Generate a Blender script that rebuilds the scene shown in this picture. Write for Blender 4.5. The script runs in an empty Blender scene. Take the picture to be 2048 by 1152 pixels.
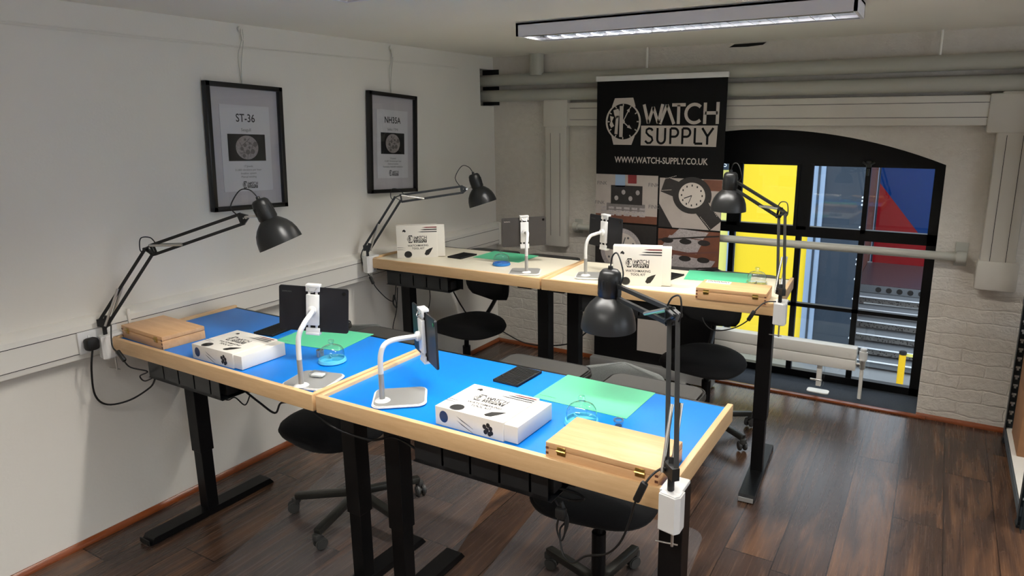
import bpy, bmesh, math, random
from mathutils import Vector, Matrix
random.seed(7)
PI = math.pi
C = bpy.context.scene.collection
# ------------------------------------------------------------------ camera
YAW, PIT, ROL, FPX, CX, CY = -0.524947, 0.222632, -0.005875, 1375.3, 1083.3, 551.0
CAM = Vector((0, 0, 1.70))
fw = Vector((math.sin(YAW)*math.cos(PIT), math.cos(YAW)*math.cos(PIT), -math.sin(PIT)))
rt0 = fw.cross(Vector((0, 0, 1))).normalized(); up0 = rt0.cross(fw)
rt = rt0*math.cos(ROL)+up0*math.sin(ROL); up = up0*math.cos(ROL)-rt0*math.sin(ROL)
def ray(px, py):
    return (rt*(px-CX)/FPX - up*(py-CY)/FPX + fw)
def at(px, py, x=None, y=None, z=None):
    """point of the room seen at a measured position, on the plane x=, y= or z="""
    d = ray(px, py)
    t = (x-CAM.x)/d.x if x is not None else ((y-CAM.y)/d.y if y is not None else (z-CAM.z)/d.z)
    return CAM+d*t
cd = bpy.data.cameras.new('camera'); cam = bpy.data.objects.new('camera', cd); C.objects.link(cam)
cam.matrix_world = Matrix.Translation(CAM) @ Matrix((rt, up, -fw)).transposed().to_4x4()
cd.sensor_width = 36; cd.lens = FPX/2048*36
cd.shift_x = -(CX-1024)/2048; cd.shift_y = (CY-576)/2048
cd.clip_start = .05; cd.clip_end = 200
bpy.context.scene.camera = cam

# ------------------------------------------------------------------ materials
def s2l(c):
    return tuple(((v/255)/12.92 if v/255 <= .04045 else ((v/255+.055)/1.055)**2.4) for v in c)
MT = {}
class NT:
    def __init__(s, m):
        s.t = m.node_tree; s.n = s.t.nodes; s.l = s.t.links
    def new(s, typ, **kw):
        nd = s.n.new(typ)
        for k, v in kw.items():
            if k.startswith('_'): setattr(nd, k[1:], v)
        return nd
    def math(s, op, a, b=None, c=None):
        nd = s.n.new('ShaderNodeMath'); nd.operation = op
        for i, v in enumerate((a, b, c)):
            if v is None: continue
            if isinstance(v, (int, float)): nd.inputs[i].default_value = v
            else: s.l.new(v, nd.inputs[i])
        return nd.outputs[0]
    def mix(s, f, a, b, mode='MIX'):
        nd = s.n.new('ShaderNodeMix'); nd.data_type = 'RGBA'; nd.blend_type = mode
        for k, v in ((0, f), (6, a), (7, b)):
            if isinstance(v, (int, float)): nd.inputs[k].default_value = v
            elif isinstance(v, tuple): nd.inputs[k].default_value = (*v[:3], 1)
            else: s.l.new(v, nd.inputs[k])
        return nd.outputs[2]
    def noise(s, vec, scale, detail=3, rough=.5, dist=0):
        nd = s.n.new('ShaderNodeTexNoise')
        nd.inputs['Scale'].default_value = scale; nd.inputs['Detail'].default_value = detail
        nd.inputs['Roughness'].default_value = rough; nd.inputs['Distortion'].default_value = dist
        if vec is not None: s.l.new(vec, nd.inputs['Vector'])
        return nd.outputs['Fac']
    def bump(s, h, strength, dist=.01):
        nd = s.n.new('ShaderNodeBump'); nd.inputs['Strength'].default_value = strength
        nd.inputs['Distance'].default_value = dist; s.l.new(h, nd.inputs['Height'])
        return nd.outputs[0]
def base(name):
    m = bpy.data.materials.new(name); m.use_nodes = True
    N = NT(m); p = N.n['Principled BSDF']; tc = N.new('ShaderNodeTexCoord'); MT[name] = m
    return m, N, p, tc.outputs['Object']
def pm(name, col, rough=.5, metal=0, var=.06, vs=12, bs=0, bd=.001, bsc=200, spec=None, coat=0, sheen=0, aniso=None):
    m, N, p, tc = base(name); c = s2l(col)
    f = N.noise(tc, vs, 4)
    dk = tuple(v*(1-var) for v in c); lt = tuple(min(1, v*(1+var)) for v in c)
    N.l.new(N.mix(f, dk, lt), p.inputs['Base Color'])
    p.inputs['Roughness'].default_value = rough; p.inputs['Metallic'].default_value = metal
    if spec is not None: p.inputs['Specular IOR Level'].default_value = spec
    if coat: p.inputs['Coat Weight'].default_value = coat; p.inputs['Coat Roughness'].default_value = .1
    if sheen: p.inputs['Sheen Weight'].default_value = sheen
    if bs: N.l.new(N.bump(N.noise(tc, bsc, 3), bs, bd), p.inputs['Normal'])
    return m
def wood(name, c1, c2, axis='x', rough=.45, scale=1, knots=False):
    m, N, p, tc = base(name)
    mp = N.new('ShaderNodeMapping'); N.l.new(tc, mp.inputs[0])
    st = {'x': (1.2, 14, 14), 'y': (14, 1.2, 14), 'z': (14, 14, 1.2)}[axis]
    mp.inputs['Scale'].default_value = tuple(v*scale for v in st)
    f = N.noise(mp.outputs[0], 3.2, 8, .62, .5)
    f2 = N.noise(mp.outputs[0], 30, 3, .6)
    k = N.math('ADD', N.math('MULTIPLY', f, .8), N.math('MULTIPLY', f2, .3))
    k = N.math('MULTIPLY', N.math('SUBTRACT', k, .3), 2.0)
    N.l.new(N.mix(k, s2l(c1), s2l(c2)), p.inputs['Base Color'])
    p.inputs['Roughness'].default_value = rough
    N.l.new(N.bump(f2, .15, .001), p.inputs['Normal'])
    return m

pm('wall_paint', (230, 226, 217), .7, var=.03, vs=2.5, bs=.25, bd=.002, bsc=90)
pm('ceiling_paint', (246, 241, 231), .85, var=.04, vs=1.6)
pm('trim_plastic', (234, 231, 222), .35, var=.02)
pm('pipe_paint', (176, 175, 164), .4, var=.05, vs=6)
wood('orange_wood', (104, 50, 20), (150, 78, 36), 'y', .3)
wood('orange_wood_x', (104, 50, 20), (150, 78, 36), 'x', .3)
wood('beech', (206, 166, 118), (230, 196, 148), 'x', .42)
wood('beech_side', (208, 168, 120), (232, 198, 150), 'y', .42)
wood('box_wood', (206, 156, 108), (230, 188, 140), 'x', .4)
pm('blue_laminate', (0, 122, 216), .36, var=.05, vs=400, bs=.12, bd=.0006, bsc=900, spec=.35)
pm('cream_laminate', (226, 219, 198), .34, var=.02, vs=300, bs=.05, bd=.0004, bsc=900)
pm('green_mat', (88, 196, 148), .5, var=.03, vs=30)
pm('black_steel', (10, 10, 11), .4, var=.1, spec=.22)
pm('steel_tray', (34, 36, 38), .4, .3, var=.08)
pm('lamp_black', (32, 33, 33), .36, .1, var=.05, vs=40, spec=.4)
pm('lamp_inside', (225, 225, 220), .5)
pm('rubber', (12, 12, 12), .6, var=.2)
pm('pad_black', (18, 18, 18), .7, var=.2, vs=300)
pm('chrome', (200, 198, 192), .3, .9)
pm('brass', (190, 160, 92), .28, 1)
pm('brushed', (168, 168, 165), .34, .35, var=.04)
pm('white_plastic', (228, 228, 226), .28, var=.01)
pm('white_card', (232, 228, 218), .6, var=.015)
pm('tablet_dark', (40, 40, 43), .45, .55, var=.05)
pm('tablet_grey', (62, 59, 57), .5, .1, var=.05, spec=.3)
pm('tablet_screen', (6, 6, 7), .08)
pm('ink_black', (20, 19, 18), .55, var=.05)
pm('ink_grey', (92, 92, 92), .5)
pm('ink_red', (120, 34, 36), .5)
pm('ink_blue', (18, 52, 96), .3)
pm('banner_black', (12, 11, 11), .6, var=.05, spec=.15)
pm('banner_print', (196, 186, 176), .5, var=.02)
pm('picture_black', (10, 10, 10), .3)
pm('paper_mount', (196, 192, 196), .6, var=.01)
pm('paper', (214, 213, 216), .6, var=.01)
pm('fabric_black', (22, 22, 23), .85, var=.3, vs=250, bs=.4, bd=.002, bsc=500, sheen=.05, spec=.2)
pm('fabric_grey', (92, 95, 92), .95, var=.4, vs=320, bs=.6, bd=.002, bsc=420, sheen=.1)
pm('vinyl_grey', (50, 49, 46), .42, var=.08, vs=60, bs=.1, bd=.001, bsc=300)
pm('vinyl_black', (30, 30, 30), .42, var=.08, vs=60)
pm('chair_metal', (64, 64, 60), .36, .7)
pm('chair_plastic', (56, 56, 54), .5)
pm('carpet', (44, 50, 58), .95, var=.6, vs=260, bs=1, bd=.004, bsc=300)
pm('grime_and_shade', (14, 12, 10), .9)  # near black: groove lines, and painted shade in the wall hole and recess
pm('lamp_housing', (232, 230, 236), .45, var=.02)
pm('duct_paint', (206, 201, 190), .45, var=.02)
pm('louvre', (225, 228, 232), .06, 1)
pm('cardboard', (150, 108, 74), .8, var=.08, vs=20)
pm('rack_dark', (44, 54, 60), .4, .5)
pm('rack_blue', (104, 116, 124), .4, .5)
pm('slot_white', (232, 232, 228), .5)
pm('yellow_wall', (254, 216, 30), .5, var=.03)
pm('pale_yellow', (232, 224, 120), .5, var=.03)
pm('post_blue', (150, 172, 200), .4, .2, var=.06)
pm('dark_panel', (54, 66, 80), .3, .4, var=.12, vs=3)
pm('red_wall', (138, 20, 30), .8, var=.03, spec=.1)
pm('blue_wall', (0, 52, 112), .8, var=.03, spec=.1)
pm('rust_strip', (96, 60, 54), .6, var=.1)
pm('concrete', (120, 122, 123), .8, var=.12, vs=3)
pm('platform', (72, 60, 64), .4, .1, var=.1)
pm('bollard', (240, 190, 10), .4)
pm('print_brown', (104, 62, 44), .5, var=.3, vs=20)
pm('print_beige', (168, 158, 150), .5, var=.12, vs=14)
pm('print_grey', (112, 106, 104), .5, var=.3, vs=40)
pm('print_dark', (34, 30, 28), .5, var=.5, vs=50)
pm('print_silver', (160, 152, 150), .5, var=.5, vs=120)
def step_metal():
    m, N, p, tc = base('step_metal')
    v = N.new('ShaderNodeTexVoronoi'); v.inputs['Scale'].default_value = 28; N.l.new(tc, v.inputs['Vector'])
    k = N.math('GREATER_THAN', v.outputs['Distance'], .35)
    N.l.new(N.mix(k, s2l((50, 47, 45)), s2l((108, 105, 102))), p.inputs['Base Color'])
    p.inputs['Metallic'].default_value = .4; p.inputs['Roughness'].default_value = .45
    N.l.new(N.bump(v.outputs['Distance'], .5, .01), p.inputs['Normal'])
step_metal()
pm('step_edge', (232, 236, 240), .4)
pm('step_plain', (104, 108, 112), .5, .1, var=.06)

def glass(name, col=(1, 1, 1), f0=1.0, rough=.0, ior=1.5):
    """thin clear pane: transparent with a fresnel reflection"""
    m = bpy.data.materials.new(name); m.use_nodes = True; N = NT(m); N.n.clear()
    o = N.new('ShaderNodeOutputMaterial'); t = N.new('ShaderNodeBsdfTransparent'); g = N.new('ShaderNodeBsdfGlossy')
    g.inputs['Roughness'].default_value = rough; t.inputs[0].default_value = (*col, 1)
    lw = N.new('ShaderNodeLayerWeight'); lw.inputs[0].default_value = .5
    mx = N.new('ShaderNodeMixShader')
    fr = N.math('ADD', .04, N.math('MULTIPLY', N.math('POWER', lw.outputs['Facing'], 5), .96))
    N.l.new(N.math('MULTIPLY', fr, f0), mx.inputs[0])
    N.l.new(t.outputs[0], mx.inputs[1]); N.l.new(g.outputs[0], mx.inputs[2]); N.l.new(mx.outputs[0], o.inputs[0])
    MT[name] = m
glass('window_glass', (.97, .98, .98), .8)
glass('picture_glass', (.98, .98, .98), .8)
glass('clear_plastic', (.95, .975, .98), 2.2, .04)
pm('cyan_plastic', (96, 196, 226), .25)
pm('blue_plastic', (48, 122, 196), .25)
glass('mat_plastic', (.95, .95, .955), .45, .1)
def frosted():
    m = MT['mat_plastic']; N = NT(m)
    d = N.new('ShaderNodeBsdfDiffuse'); d.inputs[0].default_value = (.55, .56, .58, 1)
    o = [n for n in N.n if n.type == 'OUTPUT_MATERIAL'][0]; old = o.inputs[0].links[0].from_socket
    mx = N.new('ShaderNodeMixShader'); mx.inputs[0].default_value = .05
    N.l.new(old, mx.inputs[1]); N.l.new(d.outputs[0], mx.inputs[2]); N.l.new(mx.outputs[0], o.inputs[0])
frosted()

def floor_mat():
    m, N, p, tc = base('walnut_planks')
    sp = N.new('ShaderNodeSeparateXYZ'); N.l.new(tc, sp.inputs[0])
    X, Y = sp.outputs[0], sp.outputs[1]
    W, Ln = .192, 1.28
    xi = N.math('FLOOR', N.math('DIVIDE', N.math('ADD', X, .03), W))
    w1 = N.new('ShaderNodeTexWhiteNoise'); w1.noise_dimensions = '1D'; N.l.new(xi, w1.inputs['W'])
    yy = N.math('ADD', N.math('DIVIDE', Y, Ln), w1.outputs['Value'])
    yi = N.math('FLOOR', yy)
    cb = N.new('ShaderNodeCombineXYZ'); N.l.new(xi, cb.inputs[0]); N.l.new(yi, cb.inputs[1])
    w2 = N.new('ShaderNodeTexWhiteNoise'); w2.noise_dimensions = '2D'; N.l.new(cb.outputs[0], w2.inputs['Vector'])
    r = w2.outputs['Value']
    cv = N.new('ShaderNodeCombineXYZ')
    N.l.new(N.math('ADD', N.math('MULTIPLY', X, 7), N.math('MULTIPLY', r, 37)), cv.inputs[0])
    N.l.new(N.math('ADD', N.math('MULTIPLY', Y, .9), N.math('MULTIPLY', r, 91)), cv.inputs[1])
    f1 = N.noise(cv.outputs[0], 1.1, 4, .5, 2.2)
    cv2 = N.new('ShaderNodeVectorMath'); cv2.operation = 'MULTIPLY'; N.l.new(cv.outputs[0], cv2.inputs[0]); cv2.inputs[1].default_value = (7, 1.1, 1)
    f2 = N.noise(cv2.outputs[0], 2.5, 6, .65, .4)
    ramp = N.new('ShaderNodeValToRGB'); e = ramp.color_ramp.elements
    e[0].position = .25; e[0].color = (*s2l((44, 35, 31)), 1); e[1].position = .80; e[1].color = (*s2l((106, 76, 55)), 1)
    k = ramp.color_ramp.elements.new(.5); k.color = (*s2l((64, 48, 40)), 1)
    N.l.new(N.math('ADD', N.math('MULTIPLY', f1, .75), N.math('ADD', N.math('MULTIPLY', f2, .3), N.math('MULTIPLY', r, .14))), ramp.inputs[0])
    k.position = .56
    fx = N.math('FRACT', N.math('DIVIDE', N.math('ADD', X, .03), W)); fy = N.math('FRACT', yy)
    gx = N.math('MINIMUM', fx, N.math('SUBTRACT', 1, fx)); gy = N.math('MINIMUM', fy, N.math('SUBTRACT', 1, fy))
    gap = N.math('MAXIMUM', N.math('LESS_THAN', gx, .012), N.math('LESS_THAN', gy, .002))
    N.l.new(N.mix(N.math('MULTIPLY', gap, .75), ramp.outputs[0], s2l((22, 16, 14))), p.inputs['Base Color'])
    p.inputs['Roughness'].default_value = .3
    N.l.new(N.math('ADD', .16, N.math('MULTIPLY', f2, .2)), p.inputs['Roughness'])
    hb = N.math('SUBTRACT', N.math('MULTIPLY', f2, .12), gap)
    N.l.new(N.bump(hb, .22, .001), p.inputs['Normal'])
floor_mat()
def brick_mat():
    m, N, p, tc = base('painted_brick')
    sp = N.new('ShaderNodeSeparateXYZ'); N.l.new(tc, sp.inputs[0])
    cb = N.new('ShaderNodeCombineXYZ'); N.l.new(sp.outputs[0], cb.inputs[0]); N.l.new(sp.outputs[2], cb.inputs[1])
    nv = N.new('ShaderNodeTexNoise'); nv.inputs['Scale'].default_value = 9; N.l.new(cb.outputs[0], nv.inputs['Vector'])
    va = N.new('ShaderNodeVectorMath'); va.operation = 'MULTIPLY_ADD'; N.l.new(nv.outputs['Color'], va.inputs[0])
    va.inputs[1].default_value = (.05, .045, 0); N.l.new(cb.outputs[0], va.inputs[2])
    b = N.new('ShaderNodeTexBrick'); N.l.new(va.outputs[0], b.inputs['Vector'])
    b.inputs['Scale'].default_value = 1; b.inputs['Brick Width'].default_value = .23; b.inputs['Row Height'].default_value = .078
    b.inputs['Mortar Size'].default_value = .006; b.inputs['Mortar Smooth'].default_value = .6
    low = N.math('SUBTRACT', 1.0, N.math('MULTIPLY', N.math('SUBTRACT', sp.outputs[2], .55), 1.6)); low.node.use_clamp = True
    n1 = N.noise(cb.outputs[0], 22, 6, .6); n2 = N.noise(cb.outputs[0], 90, 3, .6)
    h = N.math('ADD', N.math('MULTIPLY', N.math('MULTIPLY', N.math('MULTIPLY', b.outputs['Fac'], N.noise(cb.outputs[0], 3.1, 2)), low), -.55),
               N.math('ADD', N.math('MULTIPLY', n1, .95), N.math('MULTIPLY', n2, .2)))
    N.l.new(N.bump(h, .8, .012), p.inputs['Normal'])
    N.l.new(N.mix(n1, s2l((206, 199, 188)), s2l((222, 216, 205))), p.inputs['Base Color'])
    p.inputs['Roughness'].default_value = .7
brick_mat()

# ------------------------------------------------------------------ mesh builder
class MB:
    def __init__(s, T=None): s.bm = bmesh.new(); s.T = T or Matrix()
    def _add(s, b, M=None):
        me = bpy.data.meshes.new('t'); b.to_mesh(me); b.free()
        me.transform(s.T @ (M or Matrix())); s.bm.from_mesh(me); bpy.data.meshes.remove(me)
    def box(s, c, d, bev=0, rz=0, M=None, seg=2):
        b = bmesh.new(); bmesh.ops.create_cube(b, size=1)
        bmesh.ops.scale(b, vec=d, verts=b.verts)
        if bev: bmesh.ops.bevel(b, geom=list(b.edges), offset=bev, segments=seg, affect='EDGES', profile=.5)
        s._add(b, (M or Matrix()) @ Matrix.Translation(c) @ Matrix.Rotation(rz, 4, 'Z')); return s
    def cyl(s, a, b_, r, r2=None, seg=16, bev=0):
        a, b_ = Vector(a), Vector(b_); d = b_-a; b = bmesh.new()
        bmesh.ops.create_cone(b, cap_ends=True, segments=seg, radius1=r, radius2=r if r2 is None else r2, depth=d.length)
        if bev: bmesh.ops.bevel(b, geom=[e for e in b.edges if len(e.link_faces) == 2 and any(len(f.verts) > 4 for f in e.link_faces)], offset=bev, segments=2, affect='EDGES')
        s._add(b, Matrix.Translation((a+b_)/2) @ d.to_track_quat('Z', 'Y').to_matrix().to_4x4()); return s
    def bar(s, a, b_, w, h, upv=(0, 0, 1), bev=0):
        a, b_ = Vector(a), Vector(b_); d = (b_-a); z = d.normalized(); x = Vector(upv).cross(z)
        if x.length < 1e-4: x = Vector((1, 0, 0)).cross(z)
        x.normalize(); y = z.cross(x)
        M = Matrix.Translation((a+b_)/2) @ Matrix((x, y, z)).transposed().to_4x4()
        return s.box((0, 0, 0), (w, h, d.length), bev, M=M)
    def tube(s, pts, r, seg=8, smooth=5, closed=False):
        P = [Vector(p) for p in pts]
        if smooth and len(P) > 2: P = spline(P, smooth, closed)
        b = bmesh.new(); rings = []; n = None
        for i, p in enumerate(P):
            t = (P[min(i+1, len(P)-1)]-P[max(i-1, 0)])
            if t.length < 1e-9: t = Vector((0, 0, 1))
            t.normalize()
            if n is None: n = t.orthogonal().normalized()
            else:
                n = n-t*n.dot(t); n = n.normalized() if n.length > 1e-6 else t.orthogonal().normalized()
            m = t.cross(n); rr = r[i] if isinstance(r, list) else r
            rings.append([b.verts.new(p+(n*math.cos(2*PI*k/seg)+m*math.sin(2*PI*k/seg))*rr) for k in range(seg)])
        for A, B in zip(rings, rings[1:]):
            for k in range(seg): b.faces.new((A[k], A[(k+1) % seg], B[(k+1) % seg], B[k]))
        b.faces.new(rings[0][::-1]); b.faces.new(rings[-1])
        s._add(b); return s
    def lathe(s, prof, M=None, seg=32, cap=False):
        b = bmesh.new(); rings = []
        for r, z in prof:
            rings.append([b.verts.new((r*math.cos(2*PI*k/seg), r*math.sin(2*PI*k/seg), z)) for k in range(seg)] if r > 1e-6 else [b.verts.new((0, 0, z))])
        for A, B in zip(rings, rings[1:]):
            for k in range(seg):
                q = (k+1) % seg
                if len(A) == 1 and len(B) == 1: continue
                if len(A) == 1: b.faces.new((A[0], B[q], B[k]))
                elif len(B) == 1: b.faces.new((A[k], A[q], B[0]))
                else: b.faces.new((A[k], A[q], B[q], B[k]))
        bmesh.ops.recalc_face_normals(b, faces=b.faces); s._add(b, M); return s
    def prism(s, pts, z0, z1, M=None, bev=0):
        b = bmesh.new(); n = len(pts)
        lo = [b.verts.new((x, y, z0)) for x, y in pts]
        if z1 == z0: b.faces.new(lo)
        else:
            hi = [b.verts.new((x, y, z1)) for x, y in pts]
            b.faces.new(lo[::-1]); b.faces.new(hi)
            for k in range(n): b.faces.new((lo[k], lo[(k+1) % n], hi[(k+1) % n], hi[k]))
            bmesh.ops.recalc_face_normals(b, faces=b.faces)
            if bev:
                bmesh.ops.bevel(b, geom=[e for e in b.edges if abs(e.verts[0].co.z-e.verts[1].co.z) < 1e-6], offset=bev, segments=2, affect='EDGES')
        s._add(b, M); return s
    def face(s, *pts):
        b = bmesh.new(); b.faces.new([b.verts.new(p) for p in pts]); s._add(b); return s
    def build(s, name, mat, parent=None, smooth=True, ang=.6, tag=None):
        me = bpy.data.meshes.new(name); s.bm.to_mesh(me); s.bm.free()
        if smooth:
            for p in me.polygons: p.use_smooth = True
            me.set_sharp_from_angle(angle=ang)
        me.materials.append(MT[mat]); o = bpy.data.objects.new(name, me); C.objects.link(o)
        if parent: o.parent = parent
        if tag: o['label'] = tag
        return o
def spline(P, n, closed=False):
    out = []
    for i in range(len(P)-1):
        p0 = P[max(i-1, 0)]; p1 = P[i]; p2 = P[i+1]; p3 = P[min(i+2, len(P)-1)]
        for k in range(n):
            t = k/n
            out.append(.5*((2*p1)+(p2-p0)*t+(2*p0-5*p1+4*p2-p3)*t*t+(3*p1-p0-3*p2+p3)*t**3))
    out.append(P[-1]); return out
def rrect(w, h, r, seg=6, cx=0, cy=0):
    pts = []
    for sx, sy, a0 in ((1, 1, 0), (-1, 1, PI/2), (-1, -1, PI), (1, -1, 1.5*PI)):
        for k in range(seg+1):
            a = a0+k*PI/2/seg
            pts.append((cx+sx*(w/2-r)+r*math.cos(a), cy+sy*(h/2-r)+r*math.sin(a)))
    return pts
def ell(rx, ry, n=32, cx=0, cy=0, a0=0, a1=2*PI):
    return [(cx+rx*math.cos(a0+(a1-a0)*k/n), cy+ry*math.sin(a0+(a1-a0)*k/n)) for k in range(n)]
def thing(name, label, cat, loc=(0, 0, 0), rz=0, group=None):
    o = bpy.data.objects.new(name, None); C.objects.link(o); o.location = loc; o.rotation_euler = (0, 0, rz)
    o.empty_display_size = .05
    o['label'] = label; o['category'] = cat
    if group: o['group'] = group
    return o
def tag(o, label, cat, group=None):
    o['label'] = label; o['category'] = cat
    if group: o['group'] = group
    return o
def struct(name, mb, mat, parent=None, **k):
    o = mb.build(name, mat, parent, **k)
    if not parent: o['kind'] = 'structure'
    return o
def text(s, size, name, mat, parent, M, align='CENTER', shear=0, bold=0, wx=1.0):
    cu = bpy.data.curves.new('t', 'FONT'); cu.body = s; cu.size = size; cu.align_x = align; cu.align_y = 'CENTER'
    cu.shear = shear; cu.offset = bold; cu.resolution_u = 3
    o = bpy.data.objects.new('t', cu); C.objects.link(o)
    bpy.context.view_layer.update()
    dg = bpy.context.evaluated_depsgraph_get(); me = bpy.data.meshes.new_from_object(o.evaluated_get(dg))
    bpy.data.objects.remove(o); bpy.data.curves.remove(cu)
    me.transform(M @ Matrix.Diagonal((wx, 1, 1, 1))); me.materials.clear(); me.materials.append(MT[mat]); me.name = name
    r = bpy.data.objects.new(name, me); C.objects.link(r)
    if parent: r.parent = parent
    return r
def stroke(mb, pts, w, z, M):
    """flat thick line in the plane of M"""
    for (x0, y0), (x1, y1) in zip(pts, pts[1:]):
        dx, dy = x1-x0, y1-y0; L = math.hypot(dx, dy) or 1e-9; nx, ny = -dy/L*w/2, dx/L*w/2
        mb.prism([(x0+nx, y0+ny), (x0-nx, y0-ny), (x1-nx, y1-ny), (x1+nx, y1+ny)], z, z, M)
def smooth_strip(mb, pts, w, z, M):
    n = len(pts); L = []; R_ = []
    for i, (x, y) in enumerate(pts):
        a = pts[max(i-1, 0)]; b = pts[min(i+1, n-1)]; dx, dy = b[0]-a[0], b[1]-a[1]; l = math.hypot(dx, dy) or 1
        L.append((x-dy/l*w/2, y+dx/l*w/2)); R_.append((x+dy/l*w/2, y-dx/l*w/2))
    for i in range(n-1): mb.prism([L[i], R_[i], R_[i+1], L[i+1]], z, z, M)
def logo(parent, M, ink='ink_black', paper='white_card', dz=.0002, detail=True):
    """the watch-and-name mark; total width 1 (x -.5..+.5), measured units of 1060"""
    q = lambda x, y: ((x-708)/1062, -(y-492)/1062)
    a = MB(); b = MB()
    a.prism([q(265, 283), q(445, 280), q(470, 360), q(235, 360)], dz, dz, M)
    a.prism([q(235, 620), q(468, 620), q(437, 700), q(257, 700)], dz, dz, M)
    a.prism([q(350+174*math.cos(t*PI/24), 492+170*math.sin(t*PI/24)) for t in range(48)], 1.2*dz, 1.2*dz, M)
    b.prism([q(350+156*math.cos(t*PI/24), 492+160*math.sin(t*PI/24)) for t in range(48)], 2*dz, 2*dz, M)
    a.prism([q(528, 528), q(1228, 528), q(1222, 708), q(528, 703)], dz, dz, M)
    z3 = 3*dz
    for k in range(12):
        t = k*PI/6; stroke(a, [q(350+154*math.cos(t), 492+158*math.sin(t)), q(350+134*math.cos(t), 492+138*math.sin(t))], 10/1062, z3, M)
    a.prism([q(314, 352), q(352, 352), q(348, 630), q(314, 630)], z3, z3, M)
    a.prism([q(280, 440), q(306, 440), q(296, 606), q(266, 602)], z3, z3, M)
    a.prism([q(252, 390), q(300, 376), q(312, 400), q(312, 440), q(280, 470), q(262, 430)], z3, z3, M)
    a.prism([q(220, 440), q(258, 450), q(240, 490), q(262, 530), q(232, 548), q(216, 520), q(226, 490)], z3, z3, M)
    stroke(a, [q(350, 492), q(398, 400)], 9/1062, z3, M); stroke(a, [q(350, 492), q(402, 536)], 9/1062, z3, M)
    a.prism([q(385, 392), q(416, 370), q(410, 410)], z3*1.1, z3*1.1, M); a.prism([q(390, 544), q(410, 520), q(438, 558)], z3*1.1, z3*1.1, M)
    a.prism([q(350+18*math.cos(t*PI/8), 492+18*math.sin(t*PI/8)) for t in range(16)], z3*1.2, z3*1.2, M)
    w = 28/1062
    for pts in ([(552, 342), (596, 506), (640, 366)], [(640, 366), (690, 506), (728, 342)],
                [(706, 514), (768, 348), (836, 514)], [(815, 350), (938, 350)], [(876, 350), (876, 514)],
                [(1112, 335), (1112, 514)], [(1222, 332), (1222, 514)], [(1112, 422), (1222, 422)]):
        stroke(a, [q(*p) for p in pts], w, z3, M)
    smooth_strip(a, [q(1018+76*math.cos(math.radians(t)), 426+78*math.sin(math.radians(t))) for t in range(45, 316, 15)], w, z3, M)
    w = 20/1062
    for pts in ([(808, 688), (808, 552)], [(918, 688), (918, 552)], [(1030, 548), (1030, 682), (1100, 682)],
                [(1094, 548), (1142, 620), (1192, 548)], [(1142, 615), (1142, 690)]):
        stroke(b, [q(*p) for p in pts], w, 2*dz, M)
    for x in (808, 918):
        smooth_strip(b, [q(x, 552), q(x+36, 552)]+[q(x+36+34*math.cos(math.radians(t)), 588+36*math.sin(math.radians(t))) for t in range(-75, 91, 15)]+[q(x, 624)], w, 2*dz, M)
    smooth_strip(b, [q(686, 548), q(686, 640)]+[q(722+36*math.cos(math.radians(t)), 644+40*math.sin(math.radians(t))) for t in range(165, 0, -15)]+[q(758, 640), q(758, 548)], w, 2*dz, M)
    smooth_strip(b, [q(640, 572), q(628, 556), q(604, 552), q(582, 564), q(580, 590), q(604, 614), q(632, 630), q(640, 656), q(620, 680), q(592, 682), q(570, 662)], w, 2*dz, M)
    o1 = a.build('logo_print', ink, parent, smooth=False); o2 = b.build('logo_inset', paper, parent, smooth=False)
    return o1, o2

# ------------------------------------------------------------------ setting
XL, YB, ZC = -2.8985, 4.32, 2.142
XR, YF = 3.2, -3.0
YW = 4.66          # window plane
struct('floor', MB().box(((XL+XR)/2, (YF+YB)/2, -.05), (XR-XL, YB-YF, .1)), 'walnut_planks', smooth=False)
w = MB(); RY, RZ0, RZ1 = 4.15, 1.80, 2.055
w.box((XL-.1, (YF+RY)/2, ZC/2), (.2, RY-YF, ZC+.2)); w.box((XL-.1, (RY+YB)/2, (RZ0-.1)/2), (.2, YB-RY, RZ0+.1)); w.box((XL-.1, (RY+YB)/2, (RZ1+ZC+.1)/2), (.2, YB-RY, ZC+.1-RZ1)); w.box((XL-.19, (RY+YB)/2, 1.93), (.02, YB-RY, .3))
struct('wall_left', w, 'wall_paint', smooth=False)
struct('ceiling', MB().box(((XL+XR)/2, (YF+YB)/2+.2, ZC+.1), (XR-XL+.4, YB-YF+.8, .2)), 'ceiling_paint', smooth=False)
struct('wall_front', MB().box(((XL+XR)/2, YF-.1, ZC/2), (XR-XL+.4, .2, ZC+.2)), 'wall_paint', smooth=False)
# right wall with two daylight windows (unseen, added to let fill light into the room)
w = MB()
w.box((XR+.1, 0, .45), (.2, YB-YF+2, .9)); w.box((XR+.1, 0, 2.05), (.2, YB-YF+2, .3))
for y0, y1 in ((-3.2, -1.8), (-.2, 1.0), (3.0, 4.7)): w.box((XR+.1, (y0+y1)/2, 1.4), (.2, y1-y0, 1.1))
struct('wall_right', w, 'wall_paint', smooth=False)
for i, (y0, y1) in enumerate(((-1.8, -.2), (1.0, 3.0))):
    f = MB()
    for yy in (y0+.03, (y0+y1)/2, y1-.03): f.box((XR+.1, yy, 1.4), (.06, .06, 1.0))
    for zz in (.93, 1.4, 1.87): f.box((XR+.1, (y0+y1)/2, zz), (.06, y1-y0, .06))
    f = struct('window_%d' % (i+2), f, 'black_steel', smooth=False)
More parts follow.
